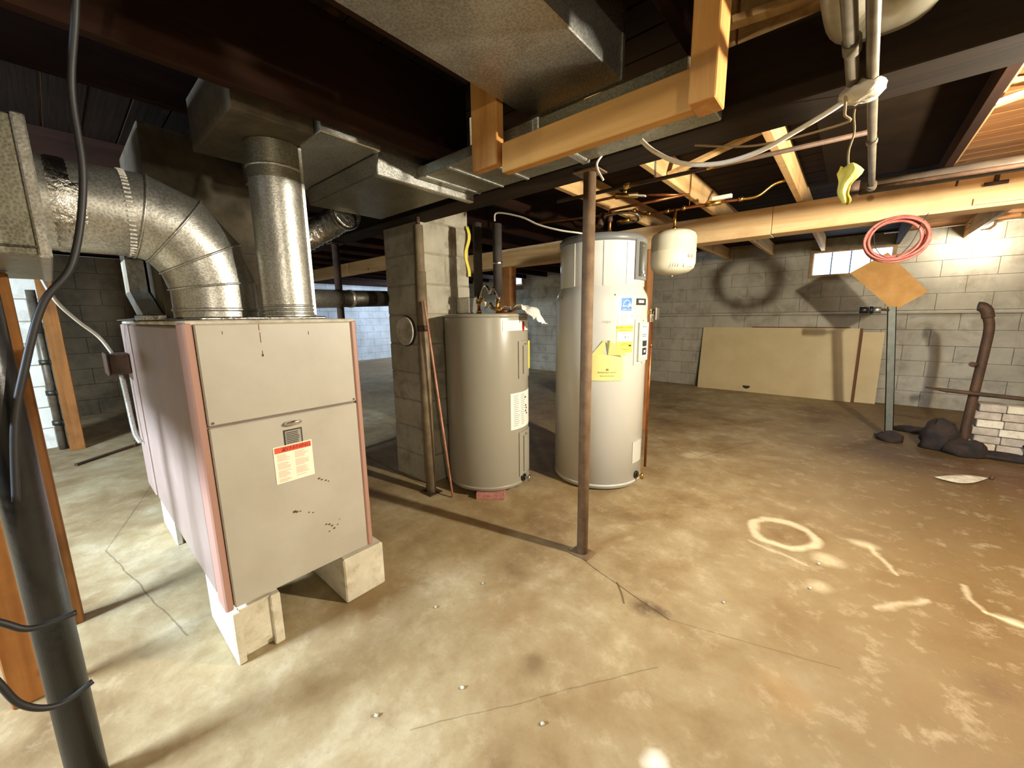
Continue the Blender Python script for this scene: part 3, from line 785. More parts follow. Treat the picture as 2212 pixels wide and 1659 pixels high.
MB().box(-2.45, -1.56, .74, .99, 1.935, 2.13, .004).build('transition', 'galv', t)
MB().box(-2.12, -1.60, .47, .738, 1.932, 2.13, .004).build('takeoff_box', 'duct_insul', t)
MB().add([(-2.3, .98, 1.93), (-1.56, .98, 1.93), (-1.62, 1.0, 1.87), (-2.3, 1.0, 1.87)], [(0, 1, 2, 3)]).build('slope', 'galv', t)
t = thing('trunk_duct', 'biggest rectangular duct, overhead at top centre', 'duct', (-.84, 0, 2.0))
MB().box(-1.025, -.648, -.15, 1.31, 2.005, 2.29, .003).build('duct_section', 'galv', t)
MB().box(-1.025, -.648, -1.6, -.17, 2.005, 2.29, .003).build('duct_section', 'galv_old', t)
MB().box(-1.035, -.638, -.172, -.148, 1.998, 2.295, .003).build('drive_cleat', 'galv', t)
MB().box(-1.03, -.643, 1.305, 1.325, 2.0, 2.294, .003).build('end_cap', 'galv_old', t)

# foil wrapped flexible duct dropping beyond the upright duct
pts = spline([(-2.35, 1.22, 1.86), (-2.50, 1.16, 1.80), (-2.60, 1.02, 1.70), (-2.70, .90, 1.58)], 14)
rs = [.075+.006*(i % 2) + random.uniform(-.003, .003) for i in range(len(pts))]
t = thing('foil_flex_duct', 'crinkled foil wrapped duct between the upright duct and the chimney', 'duct', (-2.6, 1.0, 1.5))
MB().tube(pts, .07, 26, True, rs).build('foil_sleeve', 'foil', t)
ring(pts[0], (1, 0, 0), .086, .05).build('collar', 'foil', t)
# horizontal flue into chimney
t = thing('flue_pipe', 'sooty horizontal flue pipe entering the block chimney', 'flue pipe', (-2.6, 1.3, 1.36))
MB().cyl((-2.57, .80, 1.37), (-2.68, 1.30, 1.385), .060, 32).build('pipe_section', 'galv', t)
MB().cyl((-2.68, 1.295, 1.385), (-2.76, 1.72, 1.40), .058, 32).build('pipe_section', 'galv_dark', t)
ring((-2.70, 1.39, 1.388), (-.18, 1, .03), .058, .035, .004).build('band', 'galv', t)
ring((-2.68, 1.295, 1.385), (-.18, 1, .03), .058, .02, .005).build('seam', 'galv_dark', t)
# slanting small vent boot with foil neck
t = thing('vent_boot', 'small pale square vent with foil neck slanting onto the furnace', 'duct', (-2.5, .3, 1.25))
def prism(mb, a, b, hx, hy):
    (ax, ay, az), (bx_, by, bz) = a, b
    vs = [(px_+sx*hx, py+sy*hy, pz) for (px_, py, pz) in (a, b) for sx, sy in ((-1, -1), (1, -1), (1, 1), (-1, 1))]
    return mb.add(vs, [(3, 2, 1, 0), (4, 5, 6, 7), (0, 1, 5, 4), (1, 2, 6, 5), (2, 3, 7, 6), (3, 0, 4, 7)])
prism(MB(), (-2.92, .315, 1.40), (-2.92, .315, 1.56), .09, .035).build('neck', 'white_dirty', t)
prism(MB(), (-2.92, .315, 1.56), (-2.94, .31, 1.66), .085, .033).build('foil_neck', 'foil', t)
prism(MB(), (-2.60, .315, 1.275), (-2.92, .315, 1.40), .10, .036).build('boot', 'galv', t)
MB().box(-2.73, -2.45, .27, .355, 1.251, 1.28, .004).build('boot_flange', 'foil', t)
tag(MB().add([(-3.19, .24, 1.257), (-2.8, .27, 1.254), (-2.82, .33, 1.265), (-3.1, .36, 1.275)], [(0, 1, 2, 3)]).build('tin_scrap', 'galv', solid=.003),
    'bent scrap of sheet metal lying on the furnace top rear corner', 'scrap')

# ------------------------------------------------------------------ grey water heater
GX, GY, GR = -1.994, 2.036, .298
t = thing('water_heater', 'shorter dark grey enamel water heater standing on bricks', 'water heater', (GX, GY, .045))
MB().lathe([(GR-.03, .046), (GR-.004, .052), (GR, .06), (GR, 1.24), (GR-.003, 1.252)], GX, GY, 72).build('body', 'tank_grey', t)
MB().lathe([(GR-.003, 1.248), (GR+.004, 1.25), (GR+.004, 1.266), (GR-.02, 1.272), (.0001, 1.275)], GX, GY, 72).build('lid', 'tank_grey', t)
MB().lathe([(GR-.002, .062), (GR+.004, .066), (GR+.004, .078), (GR-.001, .082)], GX, GY, 72).build('bottom_rim', 'tank_grey', t)
cyl_patch(GX, GY, GR, -25, 30, 1.158, 1.226).build('name_label', 'white', t)
em = MB(); fn = on_cyl(GX, GY, GR+.004, 11, 1.186)
em.add([fn(0, 0)]+[fn(.017*math.cos(q*PI/14), .034*math.sin(q*PI/14)) for q in range(28)], [(0, 1+q, 1+(q+1) % 28) for q in range(28)]); em.build('red_emblem', 'red', t)
for z0, z1 in ((.83, 1.085), (.12, .445)):
    a = cyl_patch(GX, GY, GR, -1, 32, z0, z1, 10, .008).build('access_cover', 'tank_grey', t)
    cyl_patch(GX, GY, GR+.008, 7, 20, z0+.03, z1-.03, 6, .010).build('cover_boss', 'tank_grey', a)
    MB().cyl(on_cyl(GX, GY, GR+.008, 13, z1-.02)(0, 0), on_cyl(GX, GY, GR+.014, 13, z1-.02)(0, 0), .005, 8).build('screw', 'chrome', a)
cyl_patch(GX, GY, GR+.012, 21, 34, .885, 1.082).build('energy_label', 'yellow', t)
cyl_patch(GX, GY, GR, -15, 36, .475, .732, 14).build('data_label', 'white', t)
mb = MB()
for k in range(16):
    for c in range(2):
        z = .715-k*.014; u0 = -10+c*14; q = cyl_patch(GX, GY, GR+.002, u0, u0+11-random.uniform(0, 4), z-.004, z, 3, .0006); mb.add(q.v, q.f)
mb.build('label_print', 'ink_grey', t)
mb = MB()
for zz, aa in ((.68, 14), (.62, 15), (.60, 17), (.58, 15), (.56, 18)):
    q = cyl_patch(GX, GY, GR+.002, aa, aa+4, zz, zz+.012, 2, .0008); mb.add(q.v, q.f)
mb.build('label_marks', 'ink', t)
def drain_valve(t, CX, CY, R_, ang, z, m='brass'):
    a = math.radians(ang); d = Vector((math.cos(a), math.sin(a), 0)); p = Vector((CX, CY, z))+d*R_
    MB().cyl(p, p+d*.012, .028, 20).build('valve_collar', 'black', t)
    v = MB().cyl(p+d*.01, p+d*.05, .009, 14).build('drain_valve', m, t)
    MB().tube([p+d*.05+Vector((0, 0, -.02)), p+d*.05+Vector((0, 0, .02))], .011, 10).build('valve_handle', m, v)
drain_valve(t, GX, GY, GR, 8, .10, 'chrome')
for k, (x, y) in enumerate(((-1.80, 1.845), (-2.13, 1.95), (-2.12, 2.16), (-1.90, 2.14))):
    o = MB().box(-.10, .10, -.045, .045, 0, .046, .003).build('brick', 'clay')
    o.location = (x, y, 0); o.rotation_euler = (0, 0, math.radians((38, 10, 0, 60)[k]))
    tag(o, ('reddish brick wedged under the front edge of the grey water heater', 'brick under the grey water heater beside the leaning rod', 'brick under the grey water heater at its rear left, hidden', 'brick under the grey water heater at its rear right, hidden')[k], 'brick')
# plumbing on grey heater
def arc(a, b, h, n=14):
    a, b = Vector(a), Vector(b); return [a.lerp(b, i/n)+Vector((0, 0, h*math.sin(PI*i/n))) for i in range(n+1)]
for (x, ztop, lab) in ((-2.05, 1.895, 'thicker dark foam covered pipe rising from the grey heater, left one'), (-1.86, 1.86, 'second dark foam covered pipe rising from the grey heater, right one')):
    t = thing('water_pipe', lab, 'pipe', (x, 2.02, 1.27))
    MB().cyl((x, 2.02, 1.40), (x, 2.02, ztop), .031, 24).build('insulation', 'foam', t)
    MB().cyl((x, 2.02, 1.272), (x, 2.02, 1.40), .011, 14).build('pipe', 'copper', t)
    MB().cyl((x, 2.02, 1.275), (x, 2.02, 1.30), .019, 8).build('fitting', 'brass', t)
    MB().cyl((x, 2.02, 1.345), (x, 2.02, 1.375), .021, 8).build('union', 'chrome', t)
MB().cyl((-1.86, 2.02, 1.60), (-1.86, 2.02, 1.615), .034, 24).build('strap', 'foil', t)
t = thing('mixing_valve', 'cluster of brass valves and silver braided hoses on the grey heater', 'valve', (-1.95, 2.0, 1.272))
MB().tube(arc((-2.02, 2.0, 1.37), (-1.90, 1.99, 1.40), .075), .009, 12).build('braided_hose', 'chrome', t)
MB().tube(arc((-1.90, 1.97, 1.40), (-1.82, 1.99, 1.36), .06), .009, 12).build('braided_hose', 'chrome', t)
MB().cyl((-2.04, 2.0, 1.365), (-1.98, 2.0, 1.365), .016, 14).build('valve_body', 'brass', t)
MB().cyl((-1.95, 1.96, 1.335), (-1.95, 2.0, 1.335), .022, 16).build('hand_wheel', 'white', t)
MB().cyl((-1.84, 1.99, 1.29), (-1.84, 1.99, 1.36), .010, 12).build('valve_stem', 'brass', t)
MB().tube([(-1.90, 1.98, 1.34), (-1.87, 1.97, 1.31), (-1.80, 1.97, 1.295)], .012, 10).build('relief_lever', 'brass', t)
MB().cyl((-1.83, 1.97, 1.287), (-1.75, 1.99, 1.287), .010, 12).build('discharge_stub', 'copper', t)
o = MB().box(-2.27, -2.13, 2.0, 2.09, 1.276, 1.395, .005).build('junction_box', 'galv'); tag(o, 'grey metal junction box on top of the grey water heater', 'box')
_pr = random.Random(5); _pj = {}
def pap(u, v):
    key = (round(u*16), round(v*10))
    if key not in _pj: _pj[key] = _pr.uniform(-.012, .012)
    x = -1.84+.27*u+_pj[key]*.5; y = 2.0+.15*v+.05*u
    z = 1.292+.030*math.sin(u*3.1)*abs(math.sin(v*4+1))+.008*math.sin(u*13+v*5)+_pj[key]
    if u > .55: z -= .26*(u-.55)**1.3*(.6+.6*v)
    return (x, y, max(z, 1.20) if u > .6 else max(z, 1.279))
tag(MB().grid(pap, 16, 10).build('crumpled_paper', 'white', solid=.0015), 'crumpled white paper sheet hanging over the grey heater lid', 'paper')

# ------------------------------------------------------------------ light heat-pump water heater
HX, HY, HR = -1.433, 2.69, .332
t = thing('water_heater', 'taller pale heat pump water heater behind the slim post', 'water heater', (HX, HY, 0))
MB().lathe([(HR-.035, 0), (HR-.03, .008), (HR, .018), (HR, 1.35), (HR-.004, 1.375), (HR-.012, 1.40), (HR-.03, 1.43), (HR-.036, 1.447)], HX, HY, 80).build('body', 'tank_light', t)
MB().lathe([(HR-.001, .03), (HR+.003, .034), (HR+.003, .044), (HR-.001, .048)], HX, HY, 80).build('bottom_rim', 'tank_light', t)
MB().lathe([(.29, 1.443), (.302, 1.45), (.302, 1.735), (.300, 1.742)], HX, HY, 80).build('upper_shroud', 'tank_cap', t)
MB().lathe([(.300, 1.738), (.310, 1.742), (.310, 1.768), (.295, 1.79), (.24, 1.80), (.0001, 1.803)], HX, HY, 80).build('lid', 'lid_grey', t)
for a in (-128, -100, -60, -30): cyl_patch(HX, HY, .302, a, a+1.2, 1.452, 1.735, 1, .004).build('shroud_rib', 'tank_cap', t)
# control panel
cpn = cyl_patch(HX, HY, .302, -17, 14, 1.49, 1.752, 10, .012).build('control_panel', 'lid_grey', t)
cyl_patch(HX, HY, .314, -11, 8, 1.51, 1.735, 8, .003).build('display', 'dark_panel', cpn)
for zz, aa, sz in ((1.54, -2, .009), (1.52, 1, .006)): MB().cyl(on_cyl(HX, HY, .316, aa, zz)(0, 0), on_cyl(HX, HY, .324, aa, zz)(0, 0), sz, 14).build('button', 'white', cpn)
text_part('......', .02, on_cyl(HX, HY, .3185, -3, 1.715), 'lettering', 'white', cpn)
L = on_cyl(HX, HY, HR+.004, -31.3, 1.322)
# blue star label: arc + star + caption
bl = cyl_patch(HX, HY, HR, -38.3, -25, 1.281, 1.364).build('energy_star_label', 'blue', t)
mb = MB(); pr = [L(.032*math.cos(q), -.016+.045*math.sin(q)) for q in [PI*k/14 for k in range(15)]]; pr2 = [L(.029*math.cos(q), -.016+.041*math.sin(q)) for q in [PI*k/14 for k in range(15)]]
for k in range(14): mb.add([pr[k], pr[k+1], pr2[k+1], pr2[k]], [(0, 1, 2, 3)])
def star(cx_, cy_, r1, r2): return [L(cx_+(r1 if k % 2 == 0 else r2)*math.cos(PI/2+k*PI/5), cy_+(r1 if k % 2 == 0 else r2)*math.sin(PI/2+k*PI/5)) for k in range(10)]
st = star(.018, -.002, .014, .0055); mb.add([L(.018, -.002)]+st, [(0, 1+k, 1+(k+1) % 10) for k in range(10)])
mb.build('star_emblem', 'white', t)
text_part('energy', .022, on_cyl(HX, HY, HR+.0045, -32.5, 1.312), 'lettering', 'white', t)
text_part('ENERGY STAR', .0105, on_cyl(HX, HY, HR+.0045, -31.6, 1.289), 'lettering', 'white', t)
cyl_patch(HX, HY, HR, -42, -22, 1.19, 1.272).build('data_label', 'white', t)
mb = MB()
for k in range(8):
    q = cyl_patch(HX, HY, HR+.002, -40, -27-random.uniform(0, 5), 1.262-k*.009-.003, 1.262-k*.009, 3, .0006); mb.add(q.v, q.f)
mb.build('label_print', 'ink_grey', t)
text_part('8', .018, on_cyl(HX, HY, HR+.0035, -24, 1.242), 'lettering', 'ink', t); text_part('1', .016, on_cyl(HX, HY, HR+.0035, -24.5, 1.212), 'lettering', 'ink', t)
cyl_patch(HX, HY, HR, -43.2, -21.5, .998, 1.184).build('energy_guide', 'yellow', t)
cyl_patch(HX, HY, HR+.002, -42.6, -22.1, 1.075, 1.138, 10, .0008).build('guide_panel', 'white', t)
text_part('ENERGYGUIDE', .0195, on_cyl(HX, HY, HR+.0035, -32.3, 1.168), 'lettering', 'ink_olive', t)
text_part('$193', .020, on_cyl(HX, HY, HR+.0042, -30, 1.103), 'lettering', 'ink', t)
for zz, w_ in ((1.151, .09), (1.129, .05), (1.060, .04), (1.052, .07), (1.022, .08)):
    da = math.degrees(w_/HR)/2; cyl_patch(HX, HY, HR+.002, -32-da, -32+da, zz-.0015, zz+.0015, 5, .0014).build('guide_print', 'ink_olive', t)
cyl_patch(HX, HY, HR+.002, -27, -23.5, 1.040, 1.052, 2, .0014).build('guide_mark', 'ink', t)
# badge
cyl_patch(HX, HY, HR, -17.5, 3, 1.318, 1.362, 6, .004).build('badge', 'ink', t)
cyl_patch(HX, HY, HR+.004, -14, -3, 1.332, 1.35, 4, .001).build('badge_window', 'white', t)
# side access cover with printed instructions
ac = cyl_patch(HX, HY, HR, -19, 12, .91, 1.222, 10, .006).build('access_cover', 'tank_light', t)
a2 = cyl_patch(HX, HY, HR+.006, -14, 10, .935, 1.20, 8, .014).build('cover_boss', 'tank_light', ac)
cyl_patch(HX, HY, HR+.02, -9, 8, .96, 1.19, 6, .001).build('cover_label', 'white', ac)
cyl_patch(HX, HY, HR+.021, -7.5, 3, 1.035, 1.075, 4, .001).build('cover_print', 'ink', ac)
cyl_patch(HX, HY, HR+.021, -7.5, 3, .975, 1.025, 4, .001).build('cover_print', 'ink', ac)
cyl_patch(HX, HY, HR+.022, -4, 0, .992, 1.008, 3, .001).build('cover_print', 'white', ac)
text_part('?', .03, on_cyl(HX, HY, HR+.0225, -4, 1.15), 'lettering', 'ink', ac)
for zz in (1.118, 1.105, 1.172): cyl_patch(HX, HY, HR+.021, -8, 2, zz-.002, zz+.002, 4, .001).build('cover_print', 'ink', ac)
for zz in (.92, 1.212): MB().cyl(on_cyl(HX, HY, HR+.006, -4, zz)(0, 0), on_cyl(HX, HY, HR+.010, -4, zz)(0, 0), .004, 8).build('screw', 'chrome', ac)
cyl_patch(HX, HY, HR, -14, 8, .185, .345, 8, .006).build('lower_cover', 'tank_light', t)
for aa, zz in ((-46, 1.385), (-75, 1.375), (-120, 1.38)): MB().cyl(on_cyl(HX, HY, HR-.014, aa, zz)(0, 0), on_cyl(HX, HY, HR-.004, aa, zz)(0, 0), .005, 8).build('screw', 'ink', t)
text_part('copy', .030, on_cyl(HX, HY, HR+.001, -55, 1.21), 'scribble', 'ink_grey', t)
drain_valve(t, HX, HY, HR, -4, .085, 'brass')
# yellow card tag held by its folded top
cd = thing('hang_tag', 'yellow folded card tag hanging on the pale water heater', 'tag', (-1.26, 2.37, .9))
cyl_patch(HX, HY, HR+.004, -72, -34.5, .808, .985, 14, .002).build('card', 'lemon', cd)
def flap(a0, a1, a2, lift, tipa=-55):
    P_ = lambda a, z, d: on_cyl(HX, HY, HR+d, a, z)(0, 0)
    return MB().add([P_(a0, .985, .005), P_(a1, .985, .006+lift*.3), P_(a2, 1.085, .012+lift*.1), P_(tipa, 1.085, .010)], [(0, 1, 2, 3)])
flap(-72, -56.5, -56, .0, -58).build('folded_flap', 'lemon', cd, solid=.0015)
flap(-52.5, -33.5, -51.5, .14, -54).build('folded_flap', 'lemon', cd, solid=.0015)
text_part('BRADFORD WHITE', .0150, on_cyl(HX, HY, HR+.0075, -53, .865), 'lettering', 'ink_olive', cd)
text_part('Built to be the Best', .0125, on_cyl(HX, HY, HR+.0075, -53, .842), 'lettering', 'ink_olive', cd)
cyl_patch(HX, HY, HR+.006, -54.5, -51.5, .878, .892, 3, .001).build('card_mark', 'ink_olive', cd)
# plumbing on top of it
t = thing('pipe_fittings', 'dark and brass pipe fittings with a silver loop above the pale heater', 'pipe', (-1.42, 2.6, 1.803))
for x, zt in ((-1.49, 2.06), (-1.365, 1.98)):
    MB().cyl((x, 2.66, 1.80), (x, 2.66, zt), .011, 14).build('pipe', 'brass' if x < -1.4 else 'copper', t)
    MB().cyl((x, 2.66, 1.805), (x, 2.66, 1.84), .018, 8).build('union', 'brass', t)
    MB().cyl((x, 2.66, 1.90), (x, 2.66, 1.935), .020, 8).build('union', 'rust_dark', t)
MB().tube(spline([(-1.40, 2.64, 1.935), (-1.28, 2.64, 1.945), (-1.19, 2.66, 1.93), (-1.17, 2.70, 1.91), (-1.21, 2.74, 1.895), (-1.33, 2.72, 1.895)], 8), .009, 12).build('braided_hose', 'chrome', t)
MB().cyl((-1.44, 2.65, 1.88), (-1.44, 2.70, 1.97), .026, 14).build('valve_body', 'rust_dark', t)
MB().cyl((-1.33, 2.71, 1.895), (-1.24, 2.71, 1.905), .014, 12).build('valve_body', 'brass', t)
MB().cyl((-1.365, 2.66, 1.98), (-.92, 2.80, 2.02), .009, 12).build('pipe', 'copper', t)
t = thing('ball_valve', 'brass ball valve with white lever on the pipe above the pale heater', 'valve', (-1.27, 2.7, 2.05))
MB().cyl((-1.33, 2.66, 2.062), (-1.19, 2.72, 2.058), .019, 16).build('valve_body', 'brass', t)
MB().cyl((-1.27, 2.69, 2.07), (-1.27, 2.69, 2.105), .012, 12).build('stem', 'brass', t)
MB().bar((-1.24, 2.69, 2.058), (-1.13, 2.70, 2.035), .03, .008).build('lever', 'white', t)
tag(MB().tube([(-1.53, 2.64, 2.055), (-1.30, 2.67, 2.062)], .009, 12).tube([(-1.19, 2.72, 2.058), (-.9, 2.86, 2.03)], .009, 12).build('copper_pipe', 'copper'), 'short copper pipe run holding the brass ball valve', 'pipe')
# relief valve and discharge pipe on the right side
t = thing('relief_pipe', 'copper discharge pipe with chrome relief valve right of the pale heater', 'pipe', (-1.09, 2.80, .1))
MB().cyl((-1.085, 2.80, .11), (-1.085, 2.80, 1.22), .0095, 14).build('pipe', 'copper', t)
MB().cyl((-1.085, 2.80, 1.20), (-1.085, 2.80, 1.29), .017, 14).build('valve_body', 'chrome', t)
MB().cyl((-1.12, 2.77, 1.27), (-1.06, 2.82, 1.27), .013, 12).build('valve_inlet', 'brass', t)
MB().box(-1.055, -1.045, 2.78, 2.83, 1.215, 1.30, .002).build('test_lever', 'chrome', t)
MB().cyl((-1.085, 2.80, 1.02), (-1.085, 2.80, 1.045), .0125, 14).build('coupling', 'copper', t)

# expansion tank
t = thing('expansion_tank', 'cream expansion tank hanging from a brass nipple right of the heater', 'tank', (-1.1, 3.2, 1.53))
EX, EY, ER = -1.10, 3.2, .163
prof = [(.0001, 1.555), (.06, 1.558), (.12, 1.575), (.152, 1.60), (ER, 1.635), (ER, 1.72), (ER+.002, 1.722), (ER+.002, 1.728), (ER, 1.73), (ER, 1.83), (.152, 1.855), (.12, 1.875), (.06, 1.888), (.0001, 1.892)]
MB().lathe(prof, EX, EY, 64).build('shell', 'exp', t)
MB().cyl((EX, EY, 1.535), (EX, EY, 1.56), .010, 12).build('air_valve', 'chrome', t)
MB().cyl((EX, EY, 1.888), (EX, EY, 2.035), .011, 14).build('nipple', 'brass', t)
MB().cyl((EX, EY, 1.888), (EX, EY, 1.91), .018, 8).build('union', 'brass', t)
text_part('4.4', .045, on_cyl(EX, EY, ER+.0008, -25, 1.675), 'lettering', 'orange', t)
cyl_patch(EX, EY, ER, -42, -8, 1.60, 1.655, 8, .0006).build('tank_label', 'cream', t)
for zz, w_ in ((1.71, 16), (1.645, 12), (1.625, 9)): cyl_patch(EX, EY, ER+.0006, -30, -30+w_, zz, zz+.003, 4, .0005).build('tank_print', 'ink_pale', t)
mb = MB()
for k in range(4): mb.add(cyl_patch(EX, EY, ER, -75+k*6, -73+k*6, 1.60, 1.70, 1, .0005).v, cyl_patch(EX, EY, ER, -75+k*6, -73+k*6, 1.60, 1.70, 1, .0005).f)
mb.build('tank_print', 'cream', t)

# water line above the pale beam
t = thing('copper_pipe', 'long copper water line running along the top of the pale beam', 'pipe', (-1.1, 3.2, 2.04))
MB().tube(spline([(-2.3, 3.05, 2.10), (-1.75, 3.15, 2.09), (-1.45, 3.18, 2.085), (-1.32, 3.19, 2.04), (-1.1, 3.2, 2.035), (-.85, 3.25, 2.045), (-.66, 3.3, 2.05)], 6), .010, 12).build('pipe', 'copper', t)
MB().tube(spline([(-.66, 3.3, 2.05), (-.58, 3.32, 2.06), (-.50, 3.34, 2.12), (-.42, 3.36, 2.14)], 6), .011, 12).build('pipe', 'brass', t)
for p in ((-1.16, 3.2, 2.036), (-1.04, 3.2, 2.037), (-1.42, 3.183, 2.082), (-.68, 3.29, 2.05), (-1.30, 3.19, 2.04)):
    MB().cyl((p[0]-.013, p[1], p[2]), (p[0]+.013, p[1], p[2]), .017, 8).build('coupling', 'brass', t)
MB().cyl((-.90, 3.24, 2.044), (-.80, 3.26, 2.046), .019, 12).build('valve_body', 'brass', t)
MB().box(-.86, -.73, 3.235, 3.265, 2.062, 2.088, .003).build('lever', 'white', t)
MB().cyl((-1.0, 3.2, 2.05), (-1.0, 3.2, 2.27), .004, 8).build('hanger_wire', 'copper', t)
t = thing('thin_pipe', 'thin dark pipe crossing under the joists just past the dark beam', 'pipe', (-.7, 2.1, 1.95))
MB().cyl((-1.45, 2.13, 1.945), (.0, 2.2, 1.95), .010, 12).build('pipe', 'rust_dark', t)
for x in (-1.02, -.6): MB().cyl((x, 2.145, 1.946), (x+.03, 2.147, 1.946), .016, 8).build('coupling', 'brass', t)
MB().bar((-.85, 2.14, 1.955), (-.85, 2.14, 2.12), .016, .003).build('hanger_strap', 'galv', t)

# overhead pipes on the right
t = thing('overhead_pipe', 'grey overhead pipe running away to the big horizontal pipe', 'pipe', (0, 2, 1.86))
MB().tube([(-.052, .2, 1.862), (-.026, 1.4, 1.862), (.008, 2.72, 1.862)], .0125, 16).build('pipe', 'iron', t)
MB().cyl((.008, 2.68, 1.862), (.008, 2.75, 1.862), .019, 14).build('elbow', 'iron', t)
MB().cyl((-.0115, 2.0, 1.862), (-.010, 2.04, 1.862), .0165, 14).build('coupling', 'iron', t)
t = thing('overhead_pipe', 'shorter overhead pipe left of its twin, ending at the white wrap', 'pipe', (-.06, 1.2, 1.865))
MB().tube([(-.085, .2, 1.865), (-.063, 1.50, 1.865)], .0145, 16).build('pipe', 'iron', t)
MB().cyl((-.065, 1.28, 1.865), (-.0645, 1.33, 1.865), .0185, 16).build('coupling', 'iron', t)
t = thing('drain_line', 'fat dark horizontal pipe in front of the pale beam at right', 'pipe', (1.5, 2.75, 1.86))
MB().tube([(-.08, 2.93, 1.908), (.5, 2.95, 1.906), (3.9, 3.0, 1.90)], .034, 24).build('pipe', 'drain', t)
MB().tube([(0.0, 2.76, 1.862), (.5, 2.79, 1.862), (3.9, 2.9, 1.862)], .011, 14).build('side_pipe', 'rust_dark', t)
MB().cyl((-.10, 2.93, 1.908), (-.04, 2.93, 1.908), .041, 24).build('hub', 'rust_dark', t)

def blob(cx, cy, cz, rx, ry, rz, n=12, m=8, amp=.15, seed=0):
    rnd = random.Random(seed); mb = MB(); jit = {}
    def fn(u, v):
        i = round(u*n) % n; j = round(v*m); key = (i if 0 < j < m else 0, j)
        if key not in jit: jit[key] = 1+rnd.uniform(-amp, amp)
        a = 2*PI*u; b = PI*v; k = jit[key]
        return (cx+rx*k*math.sin(b)*math.cos(a), cy+ry*k*math.sin(b)*math.sin(a), cz-rz*k*math.cos(b))
    return mb.grid(fn, n, m)
o = blob(-.042, 1.53, 1.846, .046, .055, .024, 16, 10, .16, 3).build('pipe_wrap', 'wrap'); o.rotation_euler = (0, 0, 0)
tag(o, 'lumpy white wrap where the cable meets the overhead pipes', 'wrap')
tag(MB().tube(spline([(-.655, 1.50, 1.885), (-.60, 1.50, 1.83), (-.50, 1.49, 1.765), (-.38, 1.50, 1.738), (-.27, 1.51, 1.750), (-.18, 1.52, 1.785), (-.10, 1.525, 1.82), (-.06, 1.53, 1.845)], 8), .0075, 12).build('sagging_cable', 'white_wire'),
    'thick white cable sagging from the dark beam to the overhead pipes', 'cable')
tag(MB().tube(spline([(-.075, 1.50, 1.84), (-.074, 1.53, 1.80), (-.078, 1.56, 1.785), (-.30, 1.60, 1.80), (-.50, 1.62, 1.86)], 8), .0035, 8).build('thin_wire', 'string'),
    'thin bent wire running back from the white wrap under the dark beam', 'wire')
tag(MB().tube(spline([(-.845, 1.57, 1.905), (-.86, 1.55, 1.87), (-.855, 1.55, 1.84), (-.835, 1.56, 1.80)], 8), .0045, 8).build('wire_stub', 'white_wire'),
    'short curled white wire end hanging beside the slim post top', 'wire')
t = thing('rag', 'crumpled yellow rag dangling on a string below the dark beam', 'rag', (-.06, 1.68, 1.6))
MB().tube(spline([(-.055, 1.66, 1.89), (-.058, 1.665, 1.84), (-.052, 1.668, 1.79), (-.060, 1.67, 1.74), (-.056, 1.67, 1.695)], 6), .0028, 8).build('string', 'string', t)
def rag(u, v):
    wd = .030*(1-.75*v)*(1+.2*math.sin(v*9)) if v > .15 else .018+.08*v
    return (-.056+(u-.5)*2*wd+.006*math.sin(v*8), 1.67+.016*math.sin(u*7+v*3), 1.70-.115*v-.03*(u if v > .5 else 0)*(1-v))
MB().grid(rag, 8, 12).build('cloth', 'cloth_yellow', t, solid=.003)
# pale pan between joists, top right
t = thing('metal_pan', 'dusty pale rounded metal pan up between the joists at top right', 'pan', (-.03, 1.3, 1.98))
def panfn(u, v):
    a = 2*PI*u; n_ = 3.2; c, s_ = math.cos(a), math.sin(a); k = (abs(c)**n_+abs(s_)**n_)**(-1/n_)
    R_ = [(0.0001, 0), (.75, 0), (.93, .012), (1.0, .045), (1.0, .14), (1.06, .145)][min(5, int(round(v*5)))]
    return (-.02+.115*k*c*R_[0], 1.27+.24*k*s_*R_[0], 1.94+R_[1])
MB().grid(panfn, 40, 5).build('pan', 'tub', t, solid=.002)
MB().bar((-.13, 1.27, 2.08), (-.13, 1.27, 2.29), .02, .002).build('strap', 'galv', t); MB().bar((.095, 1.27, 2.08), (.095, 1.27, 2.29), .02, .002).build('strap', 'galv', t)

# red hose coil hanging from the pale beam
t = thing('hose_coil', 'red rubber hose coiled in loops, hung on the pale beam', 'hose', (.17, 3.95, 1.87))
for k in range(8):
    rr = .135+.010*math.sin(k*2.1); cx_ = .175+.012*math.cos(k*1.7); cz_ = 1.755+.012*math.sin(k*2.9); yy = 3.92+.008*k
    MB().tube([(cx_+rr*1.12*math.cos(2*PI*q/40), yy+.006*math.sin(q*.5+k), cz_+rr*math.sin(2*PI*q/40)) for q in range(41)], .0085, 10, False).build('loop', 'hose', t)
tag(MB().tube(spline([(.32, 3.93, 1.90), (.30, 3.92, 1.86), (.25, 3.92, 1.70), (.17, 3.92, 1.62), (.08, 3.92, 1.70), (.05, 3.93, 1.89)], 8), .0025, 8).build('thin_wire', 'black_wire'),
    'thin dark wire loop hanging inside the red hose coil', 'wire')

